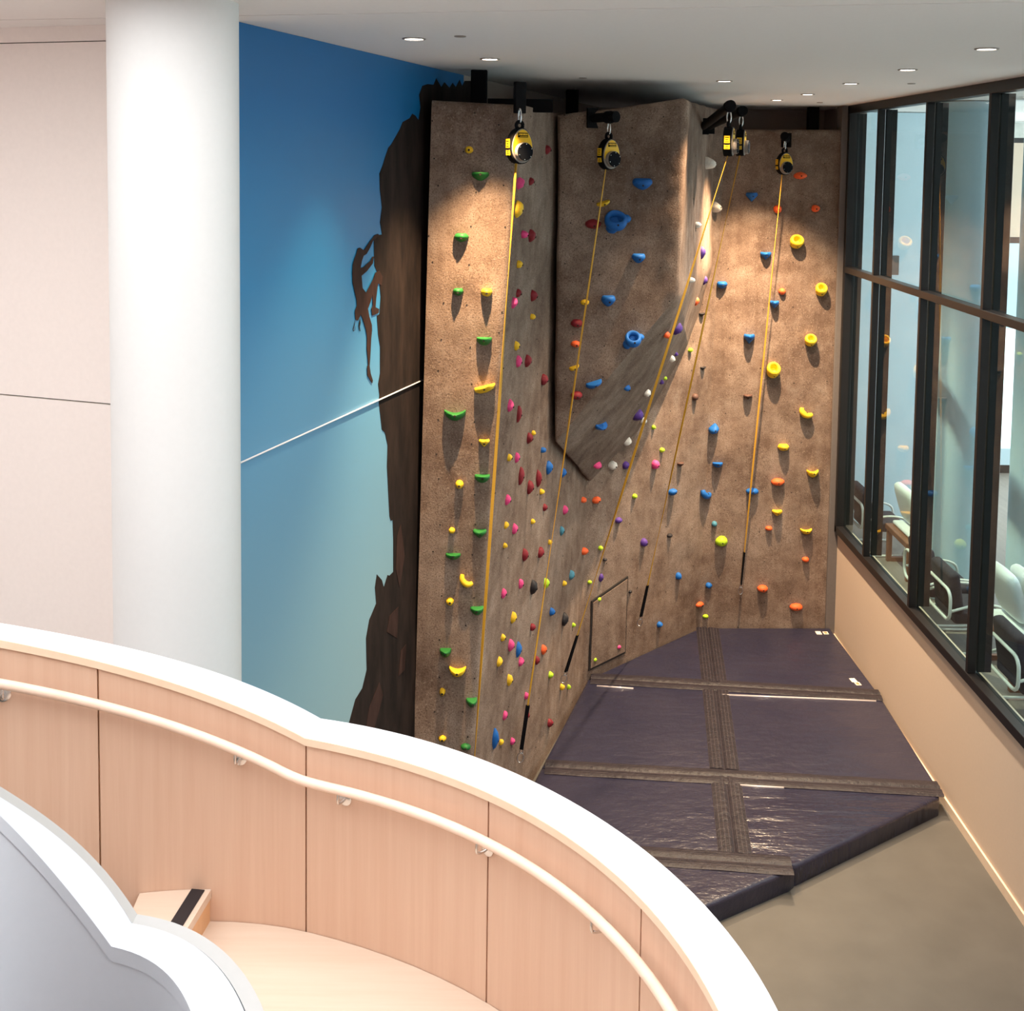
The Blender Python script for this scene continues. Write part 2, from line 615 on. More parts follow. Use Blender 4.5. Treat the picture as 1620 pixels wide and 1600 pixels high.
# ------------------------------------------------------------------ window wall
ZS, ZT = 1.60, 5.36
YE, YN = 15.92, 2.6
wr = empty('wall_right', kind='structure')
wall_slab('wall_panel', (XW, YE + .4), (XW, -3), 0, ZS - .02, .22, M['beige'], wr)
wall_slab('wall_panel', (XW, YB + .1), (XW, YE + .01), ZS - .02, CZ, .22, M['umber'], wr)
wall_slab('wall_reveal', (XW - .012, YE + .25), (XW - .012, YN), ZS - .035, ZS - .015, .05, M['edging'], wr)
bm = NB()
a_box(bm, (XW - .01, (YE - 3) / 2, .05), (.02, YE + 3, .1))
tag(obj('baseboard_right', bm, M['edging']), None, None, kind='structure')
win = empty('window_1', kind='structure')
pitchY = 1.71
ys = [14.62 - pitchY * i for i in range(7)]
FX = XW + .02
def fbox(name, c, s, mat=None, b=.004):
    bm = NB()
    a_box(bm, c, s)
    if b: bev(bm, b, 1)
    return obj(name, bm, mat or M['frame'], win)
fbox('head_rail', (FX, (YE + YN) / 2, CZ - .055), (.14, YE - YN, .11))
fbox('sill_rail', (FX, (YE + YN) / 2, ZS + .05), (.14, YE - YN, .10))
fbox('transom', (FX - .01, (YE + YN) / 2, ZT), (.12, YE - YN, .085))
fbox('end_jamb', (FX, YE - .04, (CZ + ZS) / 2), (.14, .10, CZ - ZS - .02))
fbox('end_fin', (FX + .11, YE - .04, (CZ + ZS) / 2), (.14, .05, CZ - ZS - .22))
for y in ys:
    fbox('mullion', (FX - .02, y, (CZ + ZS) / 2), (.085, .06, CZ - ZS - .2))
    fbox('fin', (FX + .11, y, (CZ + ZS) / 2), (.14, .05, CZ - ZS - .22))
edges = [YE - .09] + ys + [YN]
for ya, yb in zip(edges, edges[1:]):
    for z0, z1 in ((ZS + .1, ZT - .04), (ZT + .04, CZ - .11)):
        fbox('pane', (FX + .03, (ya + yb) / 2, (z0 + z1) / 2), (.012, ya - yb - .06, z1 - z0), M['glass'], 0)

# ================================================================== CLIMBING WALL
cw = empty('climbing_wall', 'tall grey brown textured climbing wall of angled panels in the corner', 'climbing wall', (1.5, 14, 0))
BVHS = []


def bvh_add(name, o):
    me = o.data
    mw = o.matrix_parent_inverse and (PM['climbing_wall'] @ o.matrix_parent_inverse)
    vs = [mw @ v.co for v in me.vertices]
    BVHS.append((name, BVHTree.FromPolygons(vs, [tuple(p.vertices) for p in me.polygons])))


def hit(x, y, only=None):
    d = ray(x, y).normalized()
    best = None
    for nme, t in BVHS:
        if only and nme not in only: continue
        loc, nor, idx, dist = t.ray_cast(EYE, d)
        if loc is not None and (best is None or dist < best[3]):
            best = (loc, nor if nor.dot(d) < 0 else -nor, nme, dist)
    return best


def disp(p, n, amp):
    q = p * 1.3
    return n * (amp * (noise.noise(q) + .5 * noise.noise(q * 2.7) + .3 * noise.noise(q * 6.1)))


def quad_panel(name, bl, br, tr, tl, th, amp=.014, seg=.11, rnd=(), rr=.05):
    bl, br, tr, tl = map(V, (bl, br, tr, tl))
    n = (br - bl).cross(tl - bl).normalized()
    nu = max(4, int(((br - bl).length + (tr - tl).length) / 2 / seg))
    nv = max(4, int((tl - bl).length / seg))
    W = ((br - bl).length + (tr - tl).length) / 2
    us = [i / nu for i in range(nu + 1)]
    for side in rnd:
        if side == 'r': us = [u for u in us if u < 1 - 1.2 * rr / W] + [1 - k * rr / W for k in (1, .7, .45, .25, .1, 0)]
        if side == 'l': us = [k * rr / W for k in (0, .1, .25, .45, .7, 1)] + [u for u in us if u > 1.2 * rr / W]
    vsv = [j / nv for j in range(nv + 1)]
    if 't' in rnd:
        Ht = (tl - bl).length
        vsv = [v for v in vsv if v < 1 - 1.2 * rr / Ht] + [1 - k * rr / Ht for k in (1, .6, .3, .1, 0)]
    bm = NB()
    g = []
    for v in vsv:
        row = []
        for u in us:
            p = bl.lerp(br, u).lerp(tl.lerp(tr, u), v)
            e = min(u * W, (1 - u) * W, .25) / .25
            p = p + disp(p, n, amp * (.35 + .65 * e))
            ds = []
            if 'r' in rnd: ds.append((1 - u) * W)
            if 'l' in rnd: ds.append(u * W)
            if 't' in rnd: ds.append((1 - v) * (tl - bl).length)
            for d_ in ds:
                if d_ < rr: p = p - n * (rr - math.sqrt(max(0, rr * rr - (rr - d_) ** 2)))
            row.append(bm.verts.new(p))
        g.append(row)
    for j in range(len(vsv) - 1):
        for i in range(len(us) - 1):
            bm.faces.new((g[j][i], g[j][i + 1], g[j + 1][i + 1], g[j + 1][i]))
    loop = g[0] + [r[-1] for r in g[1:]] + g[-1][-2::-1] + [r[0] for r in g[-2:0:-1]]
    bk = [bm.verts.new(v.co - n * th) for v in loop]
    for i in range(len(loop)):
        j = (i + 1) % len(loop)
        bm.faces.new((loop[j], loop[i], bk[i], bk[j]))
    bm.faces.new(bk)
    o = obj(name, bm, M['concrete'], cw, True, 50)
    bvh_add(name, o)
    return o


AY = 10.0
A_tl, A_tr = PY(683, 158, AY), PY(827, 166, AY)
A_ml, A_mr = PY(655, 1165, AY), PY(750, 1190, AY)
def ext(a, b, z): t = (z - a.z) / (b.z - a.z); return a + (b - a) * t
A_bl, A_br = ext(A_tl, A_ml, 0), ext(A_tr, A_mr, 0)
quad_panel('front_panel', A_bl, A_br, A_tr, A_tl, .22, rnd=('r', 't'), rr=.07)
P2 = PZ(922, 1076, .2)
P3 = PZ(1105, 990, .2)
P4 = PZ(1316, 990, .2)
lean = (A_tr - A_br)
B_t2 = V((P2.x, P2.y, A_tr.z))          # the inner corner stands upright
B_b2 = V((P2.x, P2.y, 0))
off = V((0, .06, 0))
quad_panel('side_panel', A_br + off, B_b2, B_t2, A_tr + off, .15, rnd=('l',), rr=.05)
EYp = 15.95
E_tl, E_tr, E_br = PY(1150, 205, EYp), PY(1338, 205, EYp), PY(1316, 990, EYp)
C_tr = PY(1150, 178, EYp + .02)
C_b = V((P3.x, EYp, 0))
C_bb = ext(C_tr, P3, 0)
quad_panel('angled_panel', B_b2, C_bb, C_tr, B_t2, .15, amp=.02)
e_l = C_bb + (C_tr - C_bb) * ((E_tl.z) / C_tr.z)
e_br = ext(E_tr, E_br, 0)
quad_panel('back_panel', C_bb + V((-.12, -.01, 0)), V((e_br.x, EYp, 0)), E_tr, e_l + V((-.12, -.01, 0)), .15, rnd=('t', 'r'), rr=.05, amp=.018)

# overhanging prow
def off_hit(x, y, dd, only):
    h = hit(x, y, only)
    return EYE + ray(x, y) * ((h[0] - EYE).length - dd) / ray(x, y).length
BC = ('side_panel', 'angled_panel')
d0 = off_hit(883, 183, .30, BC)
d3 = off_hit(931, 764, .03, BC)
d4 = off_hit(877, 702, .28, BC)
d2 = PY(1074, 466, d0.y + .5)
fn_ = (d4 - d0).cross(d2 - d0)
r1 = ray(1087, 156)
d1 = EYE + r1 * ((d0 - EYE).dot(fn_) / r1.dot(fn_))        # the prow's front is one flat facet
d1 = d1 + ray(1087, 156) * (-.10)
d5 = PY(1128, 172, off_hit(1128, 205, .0, ('angled_panel',)).y)
d6 = off_hit(1127, 420, .0, ('angled_panel',))
d7 = off_hit(1088, 545, .0, ('angled_panel',))
d8 = off_hit(1012, 680, .0, ('angled_panel',))
bk0, bk4, bk3 = d0 + V((.02, .55, 0)), d4 + V((.02, .5, 0)), d3 + V((.05, .3, 0))
bk5 = d5 + V((.1, .2, 0)); bk6 = d6 + V((.1, .2, 0)); bk7 = d7 + V((.1, .2, 0)); bk8 = d8 + V((.08, .2, 0))
bm = NB()
vv = [bm.verts.new(p) for p in (d0, d1, d2, d3, d4, d5, d6, d7, d8, bk0, bk4, bk3, bk5, bk6, bk7, bk8)]
(v0, v1, v2, v3, v4, v5, v6, v7, v8, w0, w4, w3, w5, w6, w7, w8) = vv
for f in ((v4, v2, v1, v0), (v4, v3, v2), (v1, v2, v6, v5), (v2, v7, v6), (v2, v8, v7), (v2, v3, v8),
          (v0, v1, v5, w5, w0), (v4, v0, w0, w4), (v3, v4, w4, w3), (v5, v6, w6, w5), (v6, v7, w7, w6), (v7, v8, w8, w7), (v8, v3, w3, w8)):
    bm.faces.new(f)
fixn(bm)
rid = [e for e in bm.edges if {e.verts[0], e.verts[1]} in ({v1, v2}, {v0, v1}, {v1, v5}, {v0, v4}, {v4, v3})]
bmesh.ops.bevel(bm, geom=rid, offset=.055, segments=3, affect='EDGES', profile=.5)
bmesh.ops.triangulate(bm, faces=bm.faces[:])
for _ in range(6):
    es = [e for e in bm.edges if e.calc_length() > .26]
    if not es: break
    bmesh.ops.subdivide_edges(bm, edges=es, cuts=1)
    bmesh.ops.triangulate(bm, faces=[f for f in bm.faces if len(f.verts) > 4])
bm.normal_update()
nn = [(v, v.normal.copy()) for v in bm.verts]
for v, n in nn:
    v.co += disp(v.co, n, .016)
o = obj('overhang', bm, M['concrete'], cw, True, 48)
bvh_add('overhang', o)

# hatch in the angled panel
hp = [hit(x, y, ('angled_panel',))[0] for x, y in ((932, 1058), (987, 1031), (991, 915), (936, 953))]
hn = (hp[1] - hp[0]).cross(hp[3] - hp[0]).normalized()
if hn.y > 0: hn = -hn
hc = sum(hp, V()) / 4
fr_ = [hc + (p - hc) * 1.05 + hn * .016 for p in hp]
bm = NB()
a_prism(bm, fr_, -hn, .08)
obj('hatch_frame', fixn(bm), M['darkline'], cw)
bm = NB()
a_prism(bm, [hc + (p - hc) * .985 + hn * .024 for p in hp], -hn, .08)
obj('hatch_door', fixn(bm), M['concrete'], cw)

# bolt holes scattered over the panels (tiny)
bm = NB()
rs = random.Random(3)
cand = [(x, y) for x in range(690, 1330, 52) for y in range(190, 1180, 58)]
for x, y in cand:
    x += rs.uniform(-12, 12); y += rs.uniform(-14, 14)
    h = hit(x, y)
    if not h: continue
    q = h[1].to_track_quat('Z', 'Y').to_matrix().to_4x4()
    a_lathe(bm, [(0, .003), (.0075, .003), (.008, -.02)], Matrix.Translation(h[0]) @ q, 8)
tag(obj('bolt_holes', bm, M['hole'], cw), None, None, kind='stuff')

# steel behind the top of the climbing wall
def steel(name, c, s, label):
    bm = NB()
    a_box(bm, c, s)
    return tag(obj(name, bev(bm, .006, 1), M['black']), label, 'steel beam')
p = PY(758, 140, 10.55)
steel('steel_post', (p.x, 10.55, 6.0), (.15, .12, 2 * (CZ - 6.0) - .004), 'black square steel post rising behind the lit front panel')
bm = NB(); a_box(bm, (p.x + .38, 10.55, 7.32), (.6, .08, .12))
tag(obj('steel_crossbeam', bm, M['black']), 'short black steel crossbeam behind the left belay device', 'steel beam')
p = PY(1286, 188, 16.35)
steel('steel_post', (p.x, 16.35, 6.0), (.15, .12, 2 * (CZ - 6.0) - .004), 'black steel post behind the back panel near the window corner')
p = PY(905, 165, 13.2)
steel('steel_post', (p.x, 13.2, 6.4), (.14, .14, 2 * (CZ - 6.4) - .004), 'black steel post in the dark gap behind the overhang')

# ================================================================== AUTO BELAYS
def belay(px_, py_, D, yaw, end, Dend, label, blabel, phi0, turns, bracket, sw=.0138):
    """centre of the casing, yaw of its face (0 = facing the camera side, + = to the right)"""
    c = PY(px_, py_, D)
    n = V((math.sin(yaw), -math.cos(yaw), 0))
    right = V((math.cos(yaw), math.sin(yaw), 0))
    R = Matrix((right, V((0, 0, 1)), n)).transposed().to_4x4()   # local x=right, y=up, z=out
    T = Matrix.Translation(c) @ R
    root = empty('auto_belay', label, 'belay device', c, 'auto belay devices hanging on the climbing wall')
    def oval(w, h, k, z0, z1, n_=28, b=.0):
        pts = [V((w / 2 * math.cos(a) * (1 - .12 * math.sin(a)), h / 2 * math.sin(a), 0)) for a in [2 * pi * i / n_ for i in range(n_)]]
        bm = NB()
        rings = []
        for s, zz in ((1 - b, z0), (1, z0 + b * .1), (1, z1 - b * .1), (1 - b, z1)):
            rings.append([bm.verts.new(T @ V((q.x * s, q.y * s, zz))) for q in pts])
        for A, B in zip(rings, rings[1:]):
            for i in range(n_):
                bm.faces.new((A[i], A[(i + 1) % n_], B[(i + 1) % n_], B[i]))
        bm.faces.new(rings[0][::-1]); bm.faces.new(rings[-1])
        return bm
    obj('casing', oval(.225, .31, 0, -.05, .04, b=.06), M['blackcase'], root, True, 40)
    bm = oval(.205, .292, 0, .04, .05, b=.03)
    obj('cover', bm, M['greycase'], root, True, 40)
    # yellow upper shell over the drum
    pts = [V((.095 * math.cos(a) * (1 - .12 * math.sin(a)), .138 * math.sin(a), .0515)) for a in [(-.10 + 1.2 * i / 22) * pi for i in range(23)]]
    low = [V((.085 * math.cos(a), -.05 + .082 * math.sin(a), .0515)) for a in [(1.02 - 1.04 * i / 16) * pi for i in range(17)]]
    bm = NB()
    vs = [bm.verts.new(T @ q) for q in pts + low]
    f = bm.faces.new(vs)
    bmesh.ops.triangulate(bm, faces=[f])
    obj('yellow_shell', fixn(bm), M['yellowcase'], root)
    bm = NB(); a_lathe(bm, [(0, .05), (.080, .05), (.080, .088), (.077, .092), (0, .092)], T @ Matrix.Translation((.0, -.05, 0)), 28)
    obj('drum', bm, M['greycase'], root, True, 40)
    bm = NB(); a_lathe(bm, [(0, .092), (.076, .092), (.074, .099), (0, .100)], T @ Matrix.Translation((.0, -.05, 0)), 28)
    dc = obj('drum_cap', bm, M['cap'], root, True, 40)
    for k in range(6):
        a = k * pi / 3 + .4
        bm = NB(); a_lathe(bm, [(0, .103), (.004, .102), (.004, .098)], T @ Matrix.Translation((.066 * math.cos(a), -.05 + .066 * math.sin(a), 0)), 8)
        obj('screw', bm, M['steel'], dc and root)
    # name plate: dark plate with worn, unreadable yellow lettering
    bm = NB(); a_box(bm, T @ V((0, .092, .054)), (.1, .04, .003), R.to_3x3())
    npl = obj('name_plate', bm, M['blackcase'], root)
    bm = NB()
    for k in range(8):
        a_box(bm, T @ V((-.038 + k * .011, .097 + (.001 if k % 2 else 0), .0565)), (.006 + .002 * (k % 3), .014, .002), R.to_3x3())
    a_box(bm, T @ V((.006, .080, .0565)), (.074, .004, .002), R.to_3x3())
    obj('plate_print', bm, M['yellowcase'], npl)
    for k, (zz, hh) in enumerate(((.02, .075), (-.05, .06))):
        bm = NB(); a_box(bm, T @ V((-.1135 + (.004 if k else .0), zz, -.005)), (.006, hh, .058), R.to_3x3())
        st = obj('side_sticker', bm, M['yellowcase'], root)
        bm = NB()
        for q in range(3):
            a_box(bm, T @ V((-.117 + (.004 if k else .0), zz - hh * .3 + q * hh * .28, -.005)), (.002, .006, .042 - .01 * (q % 2)), R.to_3x3())
        obj('sticker_print', bm, M['blackcase'], st)
    # lug with an eye, steel link
    bm = NB()
    a_tube(bm, [T @ V((.032 * math.cos(a), .175 + .032 * math.sin(a), -.005)) for a in [2 * pi * i / 18 for i in range(18)]], .016, 8, True)
    obj('lug', bm, M['blackcase'], root, True)
    bm = NB()
    a_tube(bm, [T @ V((0, .255 + .062 * math.sin(a), -.005 + .022 * math.cos(a))) for a in [2 * pi * i / 20 for i in range(20)]], .0075, 8, True)
    obj('steel_link', bm, M['steel'], root, True)
    # webbing: a twisting flat ribbon down to the end sleeve
    e = PY(end[0], end[1], Dend)
    s = T @ V((-.03, -.15, -.005))
    ax = (e - s).normalized()
    u1 = ax.cross(V((0, 1, 0))).normalized(); u2 = ax.cross(u1)
    L = (e - s).length
    def ribbon(t0, t1, w, th, n_, mat, name, par):
        bm = NB(); rings = []
        for i in range(n_ + 1):
            t = t0 + (t1 - t0) * i / n_
            a = phi0 + turns * pi * t
            p = s + (e - s) * t
            d1_, d2_ = u1 * math.cos(a) + u2 * math.sin(a), -u1 * math.sin(a) + u2 * math.cos(a)
            rings.append([bm.verts.new(p + d1_ * w * sx + d2_ * th * sy) for sx, sy in ((-1, -1), (1, -1), (1, 1), (-1, 1))])
        for A, B in zip(rings, rings[1:]):
            for q in range(4):
                bm.faces.new((A[q], A[(q + 1) % 4], B[(q + 1) % 4], B[q]))
        bm.faces.new(rings[0][::-1]); bm.faces.new(rings[-1])
        return obj(name, fixn(bm), mat, par)
    k = 1 - .62 / L
    ribbon(0, k, sw, .003, 60, M['strap'], 'webbing', root)
    ribbon(k, k + .48 / L, .020, .009, 10, M['blackcase'], 'end_sleeve', root)
    q0 = s + (e - s) * (k + .47 / L)
    bm = NB()
    a_tube(bm, [q0 + ax * (.03 - .03 * math.cos(a)) + u1 * .016 * math.sin(a) for a in [2 * pi * i / 12 for i in range(12)]], .006, 6, True)
    obj('swivel', bm, M['steel'], root, True)
    bm = NB()
    a_tube(bm, [q0 + ax * (.10 - .055 * math.cos(a)) + u1 * .032 * math.sin(a) for a in [2 * pi * i / 16 for i in range(16)]], .0065, 6, True)
    obj('snap_hook', bm, M['steel'], root, True)
    # bracket that carries it
    top = T @ V((0, .315, -.005))
    kind, wallpt = bracket
    br = empty('hanger_bracket', blabel, 'bracket', top, 'hanger brackets above the belay devices')
    bm = NB()
    if kind == 'plate':
        a_box(bm, top + V((0, .07, .10)), (.105, .27, .05), R.to_3x3())
        bev(bm, .006, 1)
        obj('plate', bm, M['black'], br)
        bm = NB(); a_box(bm, top + V((0, .32, .17)), (.08, .46, .08))
        obj('arm', bm, M['black'], br)
    else:
        w = V(wallpt)
        dirn = (top + V((0, 0, .05)) - w)
        p_end = w + dirn + dirn.normalized() * .09
        bm = NB(); a_tube(bm, [w, p_end], .048, 16)
        obj('arm', bm, M['black'], br, True, 40)
        bm = NB(); a_tube(bm, [p_end - dirn.normalized() * .03, p_end + dirn.normalized() * .012], .056, 16)
        obj('end_cap', bm, M['blackcase'], br, True, 40)
        q = dirn.normalized().to_track_quat('Z', 'Y').to_matrix().to_4x4()
        bm = NB(); a_box(bm, w + dirn.normalized() * .01, (.14, .2, .02), q.to_3x3())
        obj('wall_plate', bm, M['black'], br)
        bm = NB(); a_lathe(bm, [(.05, -.03), (.062, -.03), (.062, .03), (.05, .03)], Matrix.Translation(top + V((0, 0, .05))) @ q, 18)
        obj('collar', fixn(bm), M['blackcase'], br, True, 40)
    return root


hD2 = hit(962, 243)
nD = hD2[1]
D2 = hD2[0].y - .30
belay(822, 231, 9.76, math.radians(31), (738, 1382), 9.80, 'yellow and black belay device at the right edge of the lit front panel, leftmost one',
      'black plate bracket over the leftmost belay device', 0.9, 1.45, ('plate', None))
hw = hit(845, 1240, ('side_panel',))
belay(963, 244, D2, math.radians(34), (822, 1206), hit(822, 1206)[0].y - .16, 'yellow and black belay device hanging before the overhang, strap down its left side',
      'short black tube bracket high on the overhang front', 1.9, 1.5, ('tube', hit(936, 187)[0]), .0085)
belay(1153, 224, 11.95, math.radians(72), (890, 1080), hit(890, 1080)[0].y - .45, 'belay device seen side on at the overhang edge, nearer of that pair',
      'black tube bracket on the right face of the overhang, nearer one', 1.6, 1.3, ('tube', hit(1112, 200, ('overhang',))[0]))
belay(1172, 226, 13.4, math.radians(72), (1011, 990), hit(1011, 990)[0].y - .14, 'belay device seen side on behind another, farther of that pair',
      'black tube bracket behind the nearer one, by the overhang', 1.2, 1.5, ('tube', hit(1122, 200, ('overhang',))[0]), .0115)
belay(1241, 259, 15.55, math.radians(16), (1171, 940), 15.80, 'small yellow faced belay device high on the back panel by the windows, rightmost one',
      'black tube bracket at the top of the back panel', 1.4, 1.1, ('tube', hit(1244, 222)[0]), .0115)

# ================================================================== HOLDS
# (x, y, width, height) in photo px; t: dome, ledge, ring, banana, oval, wedge, chip, horn
HOLDS = {
 'green': [(760,275,27,14,'ledge'),(730,375,22,15,'dome'),(725,461,16,13,'dome'),(766,536,24,14,'ledge'),(720,654,33,17,'smile'),(763,753,24,14,'ledge'),
           (759,842,20,14,'wedge'),(717,877,23,11,'ledge'),(755,962,21,14,'ledge'),(705,1028,18,15,'ledge'),(746,1107,17,15,'ledge'),(737,1181,16,10,'oval')],
 'yellow': [(742,237,13,11,'knob'),(770,462,17,14,'dome'),(767,612,32,20,'tilt'),(766,699,16,12,'wedge'),(727,766,13,14,'knob'),(715,839,10,10,'knob'),
            (739,916,20,20,'hook'),(712,951,12,12,'knob'),(724,1059,26,16,'smile'),(700,1094,9,12,'knob'),(700,1168,12,10,'knob'),
            (817,331,15,27,'slab'),(819,418,10,12,'knob'),(840,501,9,9,'knob'),(815,547,10,15,'slab'),(842,685,7,8,'knob'),(804,724,9,12,'slab'),(855,778,8,9,'knob'),
            (799,831,8,11,'slab'),(841,825,7,8,'knob'),(797,863,7,8,'knob'),(868,858,6,8,'knob'),(891,923,7,8,'knob'),(810,977,10,18,'slab'),(794,1009,8,12,'slab'),
            (788,1047,10,15,'slab'),(804,1076,10,19,'slab'),(887,1087,7,10,'knob'),(791,1174,7,9,'knob'),
            (954,320,20,14,'tilt'),(925,478,14,9,'oval'),(908,580,15,12,'tilt'),
            (1259,382,21,19,'ring'),(1298,458,18,18,'ring'),(1281,538,18,17,'ring'),(1222,585,21,22,'ring'),(1275,651,20,16,'hook'),(1239,707,17,12,'dome'),
            (1285,747,18,12,'smile'),(1229,810,15,10,'wedge'),(1275,839,18,9,'smile')],
 'red': [(864,237,11,14,'slab'),(838,287,10,12,'slab'),(838,373,14,20,'slab'),(818,464,10,13,'slab'),(841,468,13,18,'slab'),(832,571,13,19,'slab'),(858,601,13,18,'slab'),
         (819,655,9,26,'slab'),(835,693,12,18,'slab'),(822,753,10,28,'slab'),(850,757,10,27,'slab'),(836,771,12,21,'slab'),(860,803,9,12,'slab'),(828,878,11,21,'slab'),
         (853,874,11,17,'slab'),(840,992,9,11,'knob'),(848,1045,8,15,'slab'),(832,1132,8,12,'slab'),(868,1144,10,14,'slab'),
         (938,354,25,15,'oval'),(912,511,18,13,'oval'),(912,625,18,13,'oval')],
 'pink': [(820,290,14,19,'slab'),(826,371,12,12,'knob'),(811,479,11,17,'slab'),(818,572,11,19,'slab'),(805,642,11,19,'slab'),(816,724,9,17,'slab'),(801,791,10,16,'slab'),
          (892,807,10,15,'slab'),(812,837,10,16,'slab'),(822,924,9,16,'slab'),(795,939,9,15,'slab'),(806,1021,11,20,'slab'),(822,1047,10,13,'slab'),(831,1101,8,12,'slab'),
          (797,1132,8,14,'slab'),(809,1173,8,12,'slab'),(944,735,16,10,'oval'),(1035,735,11,14,'knob'),(977,1023,7,7,'knob')],
 'blue': [(857,712,9,9,'knob'),(866,740,12,21,'slab'),(889,748,10,14,'slab'),(871,968,10,13,'slab'),(818,1028,10,24,'slab'),(781,1169,11,34,'slab'),
          (1016,289,31,22,'dome_down'),(972,348,39,32,'ringwing'),(1010,407,21,18,'dome_down'),(962,474,22,21,'dome_down'),(1000,535,28,26,'ringwing'),(939,605,24,18,'tilt'),
          (991,613,12,9,'oval'),(949,672,23,11,'smile'),
          (1189,310,17,14,'wedge'),(1211,403,16,12,'wedge'),(1142,450,16,12,'dome'),(1225,480,13,12,'wedge'),(1185,534,16,15,'wedge'),(1129,678,16,16,'horn'),
          (1135,733,16,9,'ledge'),(1114,779,17,14,'hook'),(1190,777,20,10,'oval'),(1121,926,10,9,'knob'),(1062,778,12,11,'dome'),(1072,911,9,11,'knob'),(1042,988,8,9,'knob')],
 'orange': [(858,1028,10,16,'slab'),(922,872,11,11,'knob'),(911,544,16,10,'oval'),(1101,477,7,13,'slab'),(1053,529,11,10,'knob'),(921,791,11,9,'oval'),(942,791,13,11,'oval'),
            (1266,278,21,11,'oval'),(1230,331,13,13,'knob'),(1290,330,13,11,'knob'),(1237,461,11,11,'knob'),(1230,762,21,11,'oval'),(1216,836,11,7,'oval'),(1274,885,11,8,'oval'),
            (1206,931,17,11,'oval'),(1106,956,14,8,'oval'),(1259,960,21,11,'oval')],
 'white': [(1116,258,13,19,'horn'),(1128,327,13,18,'horn'),(1101,356,10,10,'knob'),(1091,443,11,9,'knob'),(1061,567,9,11,'knob'),(1022,621,10,12,'knob'),(1016,665,9,11,'knob'),
           (991,698,11,14,'slab'),(967,736,12,14,'knob')],
 'purple': [(1109,400,10,19,'slab'),(1114,444,7,14,'slab'),(1070,520,13,20,'slab'),(1068,560,5,7,'knob'),(1045,604,6,8,'knob'),(1007,656,15,21,'slab'),(989,736,10,12,'knob'),
            (977,823,10,9,'knob'),(1017,858,10,13,'knob'),(950,914,7,13,'slab')],
 'lime': [(862,923,10,17,'slab'),(932,921,6,6,'knob'),(906,989,5,7,'knob'),(869,1068,9,11,'slab'),(898,1087,5,8,'knob'),(1091,554,7,7,'knob'),(1051,598,6,6,'knob'),(1033,676,6,7,'knob'),
          (1046,712,7,8,'knob'),(1003,785,7,7,'knob'),(949,867,7,7,'knob'),(946,948,7,7,'knob'),(939,1043,7,7,'knob'),(1141,856,19,16,'dome_up'),(1116,975,9,6,'oval')],
 'black': [(841,929,13,24,'slab'),(891,980,12,20,'slab'),(1109,497,9,6,'wedge'),(1111,582,9,5,'wedge'),(1058,847,8,6,'knob'),(956,885,6,5,'knob'),(996,936,6,5,'knob')],
 'teal': [(887,840,8,15,'slab'),(902,910,10,14,'slab'),(1130,829,9,9,'knob')],
 'brown': [(1098,628,9,11,'knob'),(1183,627,13,8,'wedge'),(1075,734,9,7,'wedge')],
}


def blob(w, h, d, fn=None, sub=3, seed=0, rough=.05):
    bm = NB()
    bmesh.ops.create_icosphere(bm, subdivisions=sub, radius=1)
    for v in bm.verts:
        p = v.co.copy()
        k = 1 + rough * noise.noise(p * 2.3 + V((seed, seed * .7, 0)))
        p *= k
        if fn: p = fn(p)
        v.co = V((p.x * w / 2, p.y * h / 2, max(p.z, -.25) * d))
    return bm


